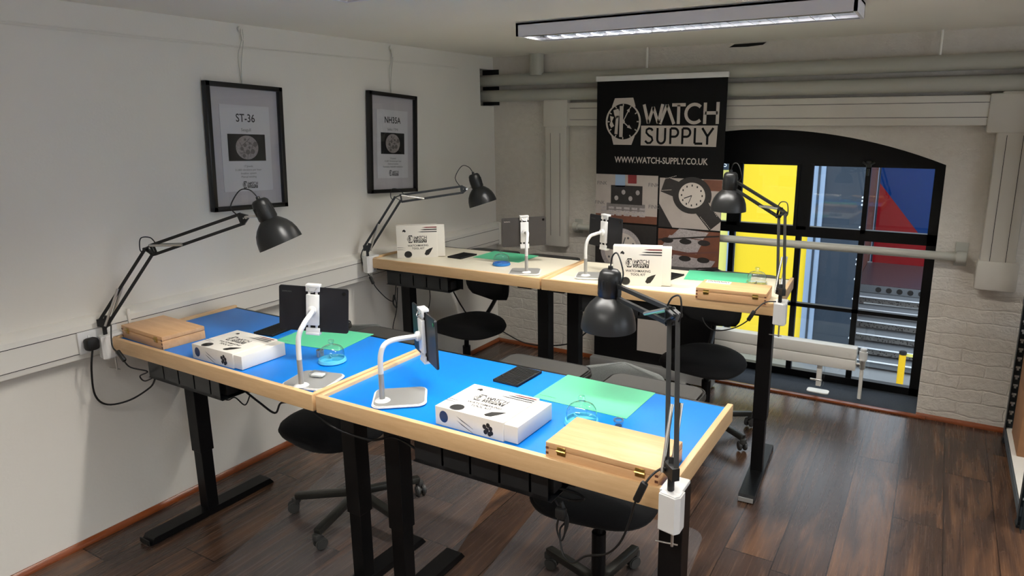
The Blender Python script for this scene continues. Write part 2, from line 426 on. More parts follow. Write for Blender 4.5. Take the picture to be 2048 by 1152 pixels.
# back wall with arched opening
AX0, AX1, ZS, ZA = -1.93, .015, 1.45, 1.637
hc = (AX1-AX0)/2; sag = ZA-ZS; RR = (hc*hc+sag*sag)/(2*sag); axc = (AX0+AX1)/2; azc = ZA-RR
def archz(x): return azc+math.sqrt(max(RR*RR-(x-axc)**2, 0))
wb = MB(); TH = .5
rx90 = Matrix.Rotation(PI/2, 4, 'X')      # prism xy -> x,z ; z -> -y
def wallprism(mb, pts, y0, y1): mb.prism(pts, -y1, -y0, rx90)
arc = [(AX0+(AX1-AX0)*k/28, archz(AX0+(AX1-AX0)*k/28)) for k in range(29)]
wallprism(wb, [(XL-.2, -.05), (AX0, -.05), (AX0, ZS), (XL-.2, ZS)], YB, YB+TH)
wallprism(wb, [(AX1, -.05), (XR+.2, -.05), (XR+.2, ZS), (AX1, ZS)], YB, YB+TH)
wallprism(wb, [(XL-.2, ZS)]+arc[:15]+[(axc, ZC+.1), (XL-.2, ZC+.1)], YB, YB+TH)
wallprism(wb, arc[14:]+[(XR+.2, ZS), (XR+.2, ZC+.1), (axc, ZC+.1)], YB, YB+TH)
struct('wall_back', wb, 'painted_brick', smooth=False)
struct('trim_1', MB().box(((AX0+AX1)/2, (YB+YW+.1)/2, -.02), (AX1-AX0, YW+.1-YB, .05)), 'carpet', smooth=False)
struct('trim_2', MB().box(((AX0+AX1)/2, YB-.012, .006), (AX1-AX0+.1, .04, .014), .004), 'orange_wood_x')
bbp = [(0, 0), (.016, 0), (.016, .008), (.012, .018), (.005, .026), (0, .026)]
b = MB(); b.prism([(XL+x, z) for x, z in bbp], -YB, -YF, rx90); struct('baseboard_left', b, 'orange_wood')
b = MB()
for x0, x1 in ((XL, AX0), (AX1, XR)):
    M = Matrix.Translation((x0, YB, 0)) @ Matrix(((0, 0, 1, 0), (-1, 0, 0, 0), (0, 1, 0, 0), (0, 0, 0, 1)))
    b.prism(bbp, 0, x1-x0, M)
struct('baseboard_back', b, 'orange_wood_x')
# shallow beam recess line and hole above the pipes
b = MB(); b.box((-2.2, YB-.05, 2.11), (.0, .0, .0)) if False else None
# window
f = MB()
def fb(x0, x1, z0, z1, y=YW, d=.05): f.box(((x0+x1)/2, y, (z0+z1)/2), (x1-x0, d, z1-z0))
wallprism(f, [(AX0, 1.408)]+[(x, z) for x, z in arc]+[(AX1, 1.408)], YW-.03, YW+.03)
fb(AX0, AX0+.06, 0, 1.45); fb(-.038, AX1, 0, 1.45)
fb(AX0, AX1, .0, .052)
fb(-1.235, -1.155, 1.0, 1.42); fb(-.79, -.72, 1.0, 1.42); fb(-.403, -.374, 1.0, 1.42); fb(-1.62, -1.58, 0, 1.42)
fb(AX0, AX1, .955, 1.022)
fb(AX0, AX1, .488, .512, d=.04)
for x in (-1.195, -.765, -.39): fb(x-.017, x+.017, 0, .99, d=.04)
# casement stiles beside the wide mullions
fb(-1.16, -1.14, 1.0, 1.42, YW-.025, .03); fb(-.80, -.78, 1.0, 1.42, YW-.025, .03); fb(-.72, -.70, 1.0, 1.42, YW-.025, .03)
win = struct('window_1', f, 'black_steel', smooth=False)
MB().box(((AX0+AX1)/2, YW+.004, .72), (AX1-AX0-.04, .004, 1.42)).build('glass', 'window_glass', win, smooth=False)
c = MB(); c.box((-.388, YW-.05, 1.43), (.03, .03, .04), .006); c.tube([(-.42, YW-.06, 1.44), (-.388, YW-.07, 1.425), (-.356, YW-.06, 1.44)], .006); c.cyl((-.388, YW-.05, 1.40), (-.388, YW-.06, 1.36), .006)
c.build('window_catch', 'chair_metal', win)
MB().box((-.012, YW-.035, .9), (.03, .03, .025), .004).build('window_hinge', 'chair_metal', win)

# ------------------------------------------------------------------ outside
G = -2.86
o = MB().box((0, 14, G-.1), (40, 24, .2)).build('ground', 'concrete', smooth=False); o['kind'] = 'structure'
YFc = 13.35
def onf(px, py, y=YFc): return at(px, py, y=y)
xa = onf(1622, 400).x; xb = onf(1648, 400).x; xc = onf(1733, 400).x
xl2 = onf(1454, 520).x; xl1 = onf(1469, 520).x
fac = thing('container_facade', 'yellow clad building with pale blue posts seen through the arched window', 'building', (xa, YFc, G))
L0 = lambda x0, x1, z0, z1, y0=0, d=.2: MB(Matrix.Translation(-Vector((xa, YFc, G)))).box(((x0+x1)/2, YFc+d/2+y0, (z0+z1)/2), (x1-x0, d, z1-z0))
L0(xl1, xa, G, 3.5).build('yellow_cladding', 'yellow_wall', fac, smooth=False)
L0(xl2-6, xl2, G, 3.5).build('pale_cladding', 'pale_yellow', fac, smooth=False)
for x0, x1 in ((xa, xb), (xl2, xl1)):
    L0(x0, x1, G, 3.5, -.06, .26).build('corner_post', 'post_blue', fac, smooth=False)
    L0(x0+.1, x0+.14, G, 3.5, -.075, .03).build('post_groove', 'dark_panel', fac, smooth=False)
p = L0(xb, xc, G, 3.5); p.build('dark_door', 'dark_panel', fac, smooth=False)
c = MB(Matrix.Translation(-Vector((xa, YFc, G))))
for py in (395, 402, 410, 455, 462, 470, 520, 530, 560, 600, 640, 680):
    q = onf(1733-.105*(py-400)*0, py); c.cyl((xc-.06, YFc+.02, q.z), (xc-.06, YFc-.03, q.z), .018, seg=10)
c.build('rivets', 'step_edge', fac)
# stairs
st = thing('metal_staircase', 'grey dimpled metal steps rising outside behind the right window panes', 'stairs', (xc, 13.4, G))
TS = Matrix.Translation(-Vector((xc, 13.4, G)))
ys = [13.48, 13.73, 14.05, 14.38, 14.65, 15.0, 15.4]; x1s = xc+4.2; zp = G+.17*7; YR = at(1738, 523.5, z=zp).y; xd = at(1749, 400, y=YR).x
for i, y in enumerate(ys[:-1]):
    z = G+.17*(i+1)
    MB(TS).box(((xd+x1s)/2, (y+ys[i+1])/2+.05, z-.015), (x1s-xd, ys[i+1]-y+.1, .03)).build('tread', 'step_plain', st, smooth=False)
    r = MB(TS).box(((xd+x1s)/2, y+.03, z-.075), (x1s-xd, .01, .10)).build('riser', 'step_metal' if i else 'step_plain', st, smooth=False)
    e = MB(TS).box(((xd+x1s)/2, y, z-.006), (x1s-xd, .03, .018)).build('nosing', 'step_edge', st, smooth=False)
zp = G+.17*7
pf = MB(TS).box(((xd+x1s)/2, 17.4, zp-.02), (x1s-xd, 4.0, .04)); pf.build('platform_deck', 'platform', st, smooth=False)
MB(TS).box(((xd+x1s)/2, 15.38, zp-.085), (x1s-xd, .03, .15)).build('platform_edge', 'step_plain', st, smooth=False)
for k in range(9):
    MB(TS).cyl((xc+.22+k*.195, 15.36, zp-.085), (xc+.22+k*.195, 15.375, zp-.085), .055, seg=16).build('edge_hole', 'rubber', st)
qr = at(1738, 523.5, z=zp); YR = qr.y+.3*0
bw = thing('painted_hoarding', 'red and blue diagonal painted wall at the top of the outside stairs', 'wall', (qr.x, YR, zp))
TB = Matrix.Translation(-Vector((qr.x, YR, zp)))
xr0 = at(1757, 400, y=YR).x; ap = at(1757, 362, y=YR); bt = at(1837, 467, y=YR)
sl = (bt.z-ap.z)/(bt.x-ap.x); xe = xr0+7
m = MB(TB)
MB(TB @ Matrix.Translation((0, YR, 0)) @ rx90).prism([(xr0, zp), (ap.x+(zp-ap.z)/sl, zp), (ap.x, ap.z), (xr0, ap.z)], 0, -.1).build('red_panel', 'red_wall', bw, smooth=False)
MB(TB @ Matrix.Translation((0, YR, 0)) @ rx90).prism([(ap.x+(zp-ap.z)/sl, zp), (xe, zp), (xe, 4), (xr0, 4), (xr0, ap.z), (ap.x, ap.z)], 0, -.1).build('blue_panel', 'blue_wall', bw, smooth=False)
xs0 = at(1741, 400, y=YR).x; xs1 = at(1749, 400, y=YR).x
MB(TS).box((xs1-.08, (13.7+YR)/2, .5), (.14, YR-13.7, 7)).build('side_wall', 'rust_strip', st, smooth=False)
for a_, b_, mt in ((xs0-1.0, xs0+.12, 'rust_strip'), (xs0+.12, xs1+.05, 'post_blue'), (xs1+.05, xr0, 'dark_panel')):
    MB(TB).box(((a_+b_)/2, YR-.02, 1.2), (b_-a_, .12, 5.7)).build('corner_strip', mt, bw, smooth=False)
MB(TB).box((0, 0, 0), (.01, .01, .01)) if False else None
q = at(1798, 775, z=G)
bo = thing('yellow_bollard', 'yellow barrier post with striped tape at the foot of the stairs', 'bollard', q)
MB().cyl((0, 0, 0), (0, 0, .60), .055, bev=.01).build('post', 'bollard', bo)
MB().cyl((0, 0, .60), (0, 0, .66), .06, bev=.01).build('post_cap', 'rubber', bo)
MB().box((1.2, 0, .60), (2.3, .012, .05)).build('barrier_tape', 'pale_yellow', bo, smooth=False)
q = at(1448, 329, y=YFc-.3)
sg = thing('hanging_sign', 'small dark sign with pale lettering high on the building outside', 'sign', q)
MB().box((-.35, 0, 0), (.9, .05, .2), .005).build('sign_board', 'dark_panel', sg)
text('15', .14, 'sign_lettering', 'step_edge', sg, Matrix.Translation((0, -.03, 0)) @ rx90)

# ------------------------------------------------------------------ wall services
def yprofile(mb, pts, y0, y1):  # pts are (x,z)
    mb.prism(pts, -y1, -y0, rx90)
t = thing('dado_trunking', 'white plastic cable trunking running along the left wall behind the desks', 'trunking', (XL, 0, .78))
TT = Matrix.Translation(-Vector((XL, 0, .78)))
zt = [.782, .818, .902, .95]
m = MB(TT)
yprofile(m, [(XL+.001, .782), (XL+.03, .784), (XL+.052, .795), (XL+.055, .817), (XL, .817)], YF, 4.27)
yprofile(m, [(XL, .95), (XL, .904), (XL+.055, .904), (XL+.052, .925), (XL+.03, .945)], YF, 4.27)
m.build('trunking_body', 'trim_plastic', t)
m = MB(TT); yprofile(m, [(XL, .8185), (XL+.056, .8185), (XL+.056, .9025), (XL, .9025)], YF, 4.27); m.build('trunking_cover', 'trim_plastic', t)
for z_ in (.8178, .9032):
    m = MB(TT); m.box((XL+.0555, (YF+4.27)/2, z_), (.0024, 4.27-YF, .0022)); m.build('trunking_groove', 'grime_and_shade', t, smooth=False)
m = MB(TT); m.box((XL+.03, 4.285, .866), (.064, .03, .175), .012); m.build('end_cap', 'trim_plastic', t)
m = MB(TT); m.box((XL+.057, at(255, 630, x=XL+.05).y, .866), (.012, .012, .176), .003); m.build('joint_clip', 'trim_plastic', t)
for px, py, nm, two in ((180, 682, 'wall_socket', 1),):
    q = at(px, py, x=XL+.06)
    s_ = thing('wall_socket', 'white double power socket set in the trunking left of the blue desks', 'socket', (XL+.056, q.y+.03, .86))
    MB().box((.006, 0, 0), (.012, .15, .088), .004).build('socket_plate', 'white_plastic', s_)
    for dy in (-.035, .035):
        MB().box((.014, dy, .02), (.006, .012, .018), .001).build('rocker_switch', 'white_plastic', s_)
q = at(183, 688, x=XL+.09)
pl = thing('mains_plug', 'black plug pushed into the socket on the left wall', 'plug', (XL+.07, q.y, q.z))
MB().box((.02, 0, 0), (.04, .048, .05), .012).build('plug_body', 'rubber', pl)
m = MB(); P = [at(185, 700, x=XL+.1), at(183, 740, x=XL+.09), at(190, 790, x=XL+.05), at(215, 809, x=XL+.04), at(260, 800, x=XL+.06), at(300, 775, x=XL+.12), at(310, 758, y=1.50)]
P = [p-pl.location for p in P]; m.tube(P, .0038, 8, 6); m.build('plug_cord', 'rubber', pl)
# ducts on the back wall
du = thing('cable_duct', 'white square cable duct framing the top and sides of the arched window', 'duct', (-2.35, YB, .8))
TD = Matrix.Translation(-Vector((-2.35, YB, .8)))
YD = YB-.03
m = MB(TD); m.box((-2.352, YD, 1.31), (.17, .06, 1.0), .012); m.build('duct_upright', 'duct_paint', du)
m = MB(TD); m.box((-1.02, YD, 1.735), (2.5, .055, .155), .006); m.build('duct_horizontal', 'duct_paint', du)
m = MB(TD); m.box((.30, YD, 1.33), (.16, .06, 1.0), .012); m.build('duct_upright', 'duct_paint', du)
m = MB(TD)
for x in (-2.25, ): pass
for c_, d_ in (((-2.352, YD-.003, 1.745), (.19, .066, .19)), ((.27, YD-.003, 1.72), (.2, .066, .2)), ((.305, YD-.004, .88), (.19, .068, .16))):
    MB(TD).box(c_, d_, .012).build('duct_corner', 'duct_paint', du)
m = MB(TD)
for z in (1.70, 1.775): m.box((-1.02, YD-.0278, z), (2.44, .001, .0025))
for x in (-2.39, -2.315, .265, .335): m.box((x, YD-.0305, 1.25), (.0025, .001, .72))
m.build('duct_groove', 'grime_and_shade', du)
for i, (z, lb) in enumerate(((1.97, 'upper grey painted pipe running along the top of the window wall'), (1.863, 'lower grey painted pipe running just under the other along the window wall'))):
    m = MB(); m.cyl((XL-.13, 4.274, z+.006), (XR, 4.274, z+.006), .041, seg=28)
    tag(m.build('wall_pipe', 'pipe_paint'), lb, 'pipe', 'heating pipes above the window')
    o_ = bpy.data.objects['wall_pipe' if i == 0 else 'wall_pipe.001']
for px in (1070,):
    q = at(1075, 120, y=4.27); m = MB(); m.cyl((q.x, 4.26, 2.0), (q.x, 4.26, ZC), .05, seg=24)
    tag(m.build('stub_pipe', 'pipe_paint'), 'short vertical grey pipe stub between ceiling and upper wall pipe', 'pipe')
for px, lb in ((1283, 'thin white hanger rod above the banner, left of the pair'), (1879, 'thin white hanger rod above the right end of the window')):
    q = at(px, 110, y=4.18); m = MB(); m.cyl((q.x, 4.274, 2.012), (q.x, 4.274, ZC), .007)
    tag(m.build('hanger_rod', 'trim_plastic'), lb, 'rod')
q0 = at(1458, 90, y=4.31); q1 = at(1532, 90, y=4.31)
m = MB(); pts = [(q0.x, 2.118), (q0.x+.03, 2.134), (q1.x, 2.136), (q1.x-.02, 2.122), ((q0.x+q1.x)/2, 2.116)]
wallprism(m, pts, YB-.004, YB-.001); o = m.build('wall_hole', 'grime_and_shade', smooth=False); tag(o, 'ragged dark gap in the wall just under the ceiling', 'hole')  # flat dark patch, the shade inside the gap painted on
q = at(1000, 218, y=4.31); m = MB(); m.box((XL-.02, YB-.003, 1.93), (.14, .006, .25)); o = m.build('recess_shade', 'grime_and_shade', smooth=False); o['kind'] = 'structure'  # dark sheet painting in the shade at the back of the recess
# wall groove / cable high on left wall
m = MB(); P = [(XL+.004, y, 2.046+.004*math.sin(y*2.1)) for y in [YF+.3*k for k in range(25)] if y < 4.05]
m.tube(P, .0022, 6, 2); m.tube([(p[0], p[1], p[2]-.008+.003*math.sin(p[1]*3)) for p in P], .0016, 6, 2)
tag(m.build('wall_cable', 'wall_paint'), 'thin painted cable clipped high along the left wall', 'cable')
# grab rail across window
r = thing('window_rail', 'grey round safety rail crossing the arched window at waist height', 'rail', (.13, 4.27, .965))
m = MB(); m.cyl((-2.33, 0, 0), (0, 0, 0), .023, seg=24, bev=.004); m.build('rail_tube', 'pipe_paint', r)
m = MB(); m.box((.005, .045, .01), (.06, .008, .13), .002); m.cyl((-.02, 0, 0), (.03, 0, 0), .033, seg=24, bev=.004); m.box((.005, .02, 0), (.04, .05, .04), .004); m.build('rail_bracket', 'pipe_paint', r)
m = MB(); m.box((-2.32, .045, .0), (.06, .008, .1), .002); m.cyl((-2.34, 0, 0), (-2.30, 0, 0), .031, seg=24, bev=.004); m.box((-2.32, .02, 0), (.04, .05, .04), .004); m.build('rail_bracket', 'pipe_paint', r)
# radiator
r = thing('low_radiator', 'long low white panel radiator on feet in front of the window', 'radiator', (-1.1, 4.43, 0))
m = MB(); m.box((.0, 0, .295), (1.53, .075, .072), .006); m.box((0, 0, .222), (1.53, .075, .068), .006); m.build('radiator_panel', 'trim_plastic', r)
for x in (.56, -.55):
    m = MB(); m.box((x, 0, .12), (.03, .03, .15), .003); m.build('radiator_stand', 'trim_plastic', r)
    m = MB(); m.prism(rrect(.13, .07, .02), .004, .011); m.T = Matrix()
    for v in m.bm.verts: v.co.x += x
    m.build('foot_plate', 'trim_plastic', r)
    m = MB(); m.cyl((x-.05, -.012, .085), (x+.02, -.012, .085), .006); m.build('stand_bolt', 'chrome', r)
m = MB(); m.cyl((.80, 0, .0), (.80, 0, .22), .011); m.build('feed_pipe', 'trim_plastic', r)
m = MB(); m.cyl((.80, 0, .20), (.80, 0, .25), .017); m.cyl((.75, 0, .225), (.80, 0, .225), .01); m.build('valve', 'chrome', r)
m = MB(); m.cyl((.80, 0, .25), (.80, 0, .315), .024, bev=.006); m.cyl((.80, 0, .315), (.80, 0, .33), .019, bev=.003); m.build('valve_head', 'white_plastic', r)
q = at(1647, 760, y=4.5); m = MB(); m.cyl((q.x, 4.5, .005), (q.x, 4.5, .25), .004); tag(m.build('drain_tube', 'clear_plastic'), 'thin clear tube standing beside the radiator foot', 'tube')
# ------------------------------------------------------------------ ceiling lights
def luminaire(x, y, label, watts):
    L, Wd = 1.46, .25
    t = thing('ceiling_light', label, 'ceiling light', (x, y, ZC), 0, 'long louvred ceiling lights')
    m = MB(); h = .058
    m.box((L/2, .006, -h/2-.004), (L, .012, h)); m.box((L/2, Wd-.006, -h/2-.004), (L, .012, h)); m.box((.006, Wd/2, -h/2-.004), (.012, Wd, h)); m.box((L-.006, Wd/2, -h/2-.004), (.012, Wd, h)); m.box((L/2, Wd/2, -.008), (L, Wd, .01))
    m.build('housing', 'lamp_housing', t, smooth=False)
    m = MB()
    for s in (.028, Wd-.028): m.prism([(0, 0), (.022, 0), (.012, .034), (0, .04)], 0, L-.03, Matrix.Translation((.015, s, -.061)) @ Matrix(((0, 0, 1, 0), ((1 if s < .1 else -1), 0, 0, 0), (0, 1, 0, 0), (0, 0, 0, 1))))
    m.box((L/2, Wd/2, -.045), (L-.03, .004, .03))
    m.build('side_reflector', 'louvre', t, smooth=False)
    m = MB(); n = 18
    for k in range(1, n):
        xx = .015+(L-.03)*k/n
        m.prism([(xx-.006, -.028), (xx+.006, -.028), (xx+.0015, -.06), (xx-.0015, -.06)], -(Wd-.03), -.03, rx90)
    m.build('louvre_blades', 'louvre', t, smooth=False)
    la = bpy.data.lights.new('tube_light', 'AREA'); la.shape = 'RECTANGLE'; la.size = L-.1; la.size_y = .06
    la.energy = watts; la.color = (1, .955, .89); la.use_nodes = True; nt = la.node_tree; N = NT(la)      # louvred reflector: wide beam with a sharp cut-off
    em = [n for n in nt.nodes if n.type == 'EMISSION'][0]; ge = N.new('ShaderNodeNewGeometry'); vd = N.new('ShaderNodeVectorMath'); vd.operation = 'DOT_PRODUCT'
    N.l.new(ge.outputs['Incoming'], vd.inputs[0]); N.l.new(ge.outputs['Normal'], vd.inputs[1]); cs = N.math('ABSOLUTE', vd.outputs['Value'])
    mr = N.new('ShaderNodeMapRange'); mr.interpolation_type = 'SMOOTHSTEP'; N.l.new(cs, mr.inputs[0]); mr.inputs[1].default_value = .40; mr.inputs[2].default_value = .70
    N.l.new(N.math('MULTIPLY', mr.outputs[0], N.math('POWER', N.math('MAXIMUM', cs, .2), -1.5)), em.inputs['Strength'])
    lo = bpy.data.objects.new('tube_light', la); C.objects.link(lo); lo.parent = t; lo.location = (L/2, Wd/2, -.028)
    return t
LW = 38
luminaire(-1.79, 2.864, 'grey louvred ceiling light above the cream desks', LW)
luminaire(-1.76, 1.52, 'louvred ceiling light just clipped by the top edge of the frame', LW)
luminaire(-1.76, .1, 'louvred ceiling light above the camera out of view', LW)
luminaire(.9, 2.6, 'unseen louvred ceiling light added to fill the far right of the room', LW)  # this and the next three are unseen fixtures added for fill light
luminaire(.9, .6, 'unseen louvred ceiling light added as fill on the right behind the camera', LW)
luminaire(-1.4, -1.6, 'unseen louvred ceiling light added as fill at the back left of the room', LW)
luminaire(.9, -1.6, 'unseen louvred ceiling light added as fill at the back right of the room', LW)
# daylight stand-ins: fill lamps outside the added right-wall windows
def daylight(loc, rot, sx, sy, e, col=(.82, .9, 1)):
    la = bpy.data.lights.new('window_daylight', 'AREA'); la.shape = 'RECTANGLE'; la.size = sx; la.size_y = sy; la.energy = e; la.color = col
    lo = bpy.data.objects.new('window_daylight', la); C.objects.link(lo); lo.location = loc; lo.rotation_euler = rot
daylight((XR+.35, 2.0, 1.5), (0, PI/2, 0), 1.0, 1.9, 30)
daylight((XR+.35, -1.0, 1.5), (0, PI/2, 0), 1.0, 1.5, 22)
W_ = bpy.data.worlds.new('overcast'); bpy.context.scene.world = W_; W_.use_nodes = True
bg = W_.node_tree.nodes['Background']; bg.inputs[0].default_value = (.80, .90, 1.0, 1); bg.inputs[1].default_value = 1.6
NW = NT(W_); tcw = NW.new('ShaderNodeTexCoord'); spw = NW.new('ShaderNodeSeparateXYZ'); NW.l.new(tcw.outputs['Generated'], spw.inputs[0])
NW.l.new(NW.math('ADD', 1.2, NW.math('MULTIPLY', NW.math('MAXIMUM', spw.outputs[2], 0), 2.2)), bg.inputs[1])

# ------------------------------------------------------------------ pictures on the left wall
def picture(yc, zc, roll, title, sub, lines, hook, label, oval):
    w_, h_ = .415, .585
    t = thing('framed_poster', label, 'picture', (XL, yc, zc))
    # local picture plane: u=+y, v=+z, n=+x
    M = Matrix(((0, 0, 1, 0), (1, 0, 0, 0), (0, 1, 0, 0), (0, 0, 0, 1))) @ Matrix.Rotation(roll, 4, 'Z')
    fb_ = .022
    m = MB(M)
    m.box((-w_/2+fb_/2, 0, .022), (fb_, h_, .03), .002); m.box((w_/2-fb_/2, 0, .022), (fb_, h_, .03), .002)
    m.box((0, h_/2-fb_/2, .022), (w_, fb_, .03), .002); m.box((0, -h_/2+fb_/2, .022), (w_, fb_, .03), .002)
    m.build('frame', 'picture_black', t)
    MB(M).box((0, 0, .014), (w_-.03, h_-.03, .004)).build('mount', 'paper_mount', t, smooth=False)
    MB(M).box((0, -.005, .017), (.27, .40, .003)).build('poster_sheet', 'paper', t, smooth=False)
    MB(M).box((0, 0, .0285), (w_-.03, h_-.03, .002)).build('glazing', 'picture_glass', t, smooth=False)
    T_ = lambda y: M @ Matrix.Translation((0, y, .0192))
    text(title, .052, 'title_lettering', 'ink_black', t, T_(.135), wx=.85, bold=.0006); text(sub, .02, 'subtitle_lettering', 'ink_grey', t, T_(.082))
    for k, s in enumerate(lines): text(s, .0135, 'caption_lettering', 'ink_grey', t, T_(-.088-.0165*k))
    MB(M).box((0, .0, .0192), (.205, .125, .0004)).build('photo_print', 'ink_black', t, smooth=False)
    m = MB(M); m.prism(ell(.062, .056, 40), .0196, .0196); m.build('movement_print', 'print_silver', t, smooth=False)
    m = MB(M)
    for k in range(9):
        a = k*2.4; r = .012+.0045*k; m.prism(ell(.006+.003*(k % 3), .006+.003*(k % 3), 14, r*math.cos(a), r*math.sin(a)), .0199+.00005*k, .0199+.00005*k)
    for k in range(5):
        a = k*1.25; stroke(m, [(.05*math.cos(a), .045*math.sin(a)), (.03*math.cos(a+1.6), .03*math.sin(a+1.6))], .003, .0201+.00004*k, Matrix())
    m.build('movement_detail', 'print_grey', t, smooth=False)
    logo(t, M @ Matrix.Translation((0.005, -.175, .0192)) @ Matrix.Scale(.085, 4), 'ink_black', 'paper', .002)
    hk = Vector(hook)-t.location
    m = MB(); m.cyl((0.002, hk.y, hk.z), (.014, hk.y, hk.z), .014); m.tube([(.012, hk.y, hk.z+.005), (.02, hk.y-.004, hk.z-.02), (.016, hk.y, hk.z-.05)], .004, 8); m.build('wall_hook', 'wall_paint', t)
    top = M @ Vector((0, h_/2-.01, .01))
    m = MB(); m.tube([(.014, hk.y-.006, hk.z-.0), (.018, hk.y-.008, hk.z-.05), (.012, top.y-.008, (hk.z+top.z)/2), tuple(top)], .0012, 6)
    m.tube([(.014, hk.y+.006, hk.z-.0), (.018, hk.y+.002, hk.z-.05), (.012, top.y+.006, (hk.z+top.z)/2-.03), tuple(top)], .0012, 6); m.build('hanging_cord', 'pipe_paint', t)
picture(2.181, 1.579, math.radians(-2.4), 'ST-36', 'Seagull', ['17 Jewels', '21,600 vibrations per hour', 'Incabloc system', 'Manual winding'], (XL, 2.215, 2.118),
        'black framed poster headed ST-36 on the left wall, nearer one', 0)
picture(3.196, 1.566, math.radians(-3.4), 'NH35A', 'Seiko / TMI', ['24 Jewels', '21,600 Vibrations per hour', 'Diashock system', 'Automatic, Hackable mechanism'], (XL, 3.235, 2.118),
        'black framed poster headed NH35A on the left wall, farther one', 1)

# ------------------------------------------------------------------ roll-up banner
BX0, BX1, BY = -2.0, -1.15, 4.19
bn = thing('rollup_banner', 'black roll-up banner with white watch logo standing by the far wall', 'banner', ((BX0+BX1)/2, BY, 0))
bw_ = BX1-BX0
MB().box((0, -.01, .045), (bw_+.02, .09, .07), .008).build('banner_base', 'brushed', bn)
for s in (-.26, .24):
    MB().box((s, -.1, .008), (.055, .24, .012), .003).build('base_foot', 'brushed', bn)
MB().box((0, 0, 1.008), (bw_, .003, 1.87)).build('banner_sheet', 'banner_black', bn, smooth=False)
MB().box((0, 0, 1.955), (bw_+.012, .02, .032), .003).build('top_bar', 'white_plastic', bn)
MB().cyl((0, .02, .05), (0, .02, 1.94), .008).build('support_pole', 'brushed', bn)
fp = lambda x, z, d=.0025: Matrix.Translation((x, -d, z)) @ rx90
def bu(px, py):
    q = at(px, py, y=BY); return q.x-(BX0+BX1)/2, q.z
lx, lz = bu(1328, 243)
logo(bn, fp(lx-.024, lz) @ Matrix.Scale(.745, 4), 'banner_print', 'banner_black', .0006)
tx, tz = bu(1323, 322)
text('WWW.WATCH-SUPPLY.CO.UK', .055, 'web_lettering', 'banner_print', bn, fp(tx-.012, tz), bold=.0010, wx=.80)
def pan(name, mat, x0, x1, z0, z1, d=.0022): return MB().box(((x0+x1)/2, -d, (z0+z1)/2), (x1-x0, .0006, z1-z0)).build(name, mat, bn, smooth=False)
hx = bw_/2
xm = bu(1317, 400)[0]; zt_, zm_, zb_ = bu(1320, 352)[1], bu(1320, 450)[1], .60
# stall photo
pan('stall_photo', 'print_beige', -hx, xm-.006, zm_, zt_)
pan('stall_table', 'print_brown', -hx, xm-.006, zm_, zm_+.05, .003)
pan('stall_display', 'print_dark', -hx+.11, xm-.11, zm_+.12, zt_-.07, .003); pan('display_shelf', 'print_grey', -hx+.08, xm-.09, zm_+.075, zm_+.125, .0029)
pan('stall_window', 'post_blue', -hx+.14, -hx+.21, zt_-.08, zt_, .003); pan('stall_sign', 'ink_red', -hx+.23, -hx+.29, zt_-.055, zt_, .003)
m = MB()
for k in range(6):
    for j in range(3): MB().box((-hx+.06+k*.055, -.0035, zm_+.05+j*.022), (.04, .0006, .014)).build('stall_tray', 'print_silver', bn, smooth=False)
for k in range(4): MB().prism(ell(.014, .016, 16, -hx+.15+k*.05, zm_+.16+.04*(k % 2)), .0036, .0037, rx90).build('stall_watch', 'print_silver', bn, smooth=False)
for x, z in ((-hx+.045, zt_-.06), (xm-.035, zt_-.06), (-hx+.03, zt_-.19), (xm-.03, zt_-.2)):
    text('FINK', .034, 'stall_lettering', 'ink_grey', bn, fp(x, z, .0032))
# wrist watch photo
pan('watch_photo', 'print_beige', xm+.006, hx, zm_-.01, zt_-.01)
wx_, wz_ = bu(1384, 391)
m = MB(); stroke(m, [(xm+.03, zt_-.05), (wx_, wz_), (hx-.03, zm_+.02)], .10, .003, rx90); m.prism(ell(.125, .115, 40, wx_, wz_), .0034, .0034, rx90)
m.prism([(xm+.006, zm_+.14), (xm+.006, zm_-.01), (xm+.10, zm_-.01)], .0031, .0031, rx90); m.build('watch_strap', 'print_dark', bn, smooth=False)
m = MB(); m.prism(ell(.085, .08, 40, wx_, wz_), .0037, .0037, rx90); m.build('watch_dial', 'banner_print', bn, smooth=False)
m = MB()
for k in range(12): a = k*PI/6; m.box((wx_+.066*math.cos(a), -.004, wz_+.062*math.sin(a)), (.008, .0004, .012))
stroke(m, [(wx_, wz_), (wx_-.05, wz_-.02)], .006, .0042, rx90); stroke(m, [(wx_, wz_), (wx_-.02, wz_-.05)], .004, .0043, rx90); m.build('dial_markers', 'ink_black', bn, smooth=False)
m = MB()
for sx_, x0_, z0_, x1_, z1_ in ((1, xm+.03, zt_-.02, wx_-.1, wz_+.12), (1, xm+.02, zt_-.09, wx_-.13, wz_+.03), (1, wx_+.11, wz_-.04, hx-.02, zm_+.075), (1, wx_+.06, wz_-.13, hx-.06, zm_-.005)):
    for k in range(9):
        a = k/9; b_ = a+.06; stroke(m, [(x0_+(x1_-x0_)*a, z0_+(z1_-z0_)*a), (x0_+(x1_-x0_)*b_, z0_+(z1_-z0_)*b_)], .004, .0044, rx90)
m.build('strap_stitching', 'banner_print', bn, smooth=False)
pan('photo_corner_print', 'print_brown', hx-.12, hx-.002, zt_-.08, zt_-.012, .003)  # plain brown patch in the corner of the printed watch picture
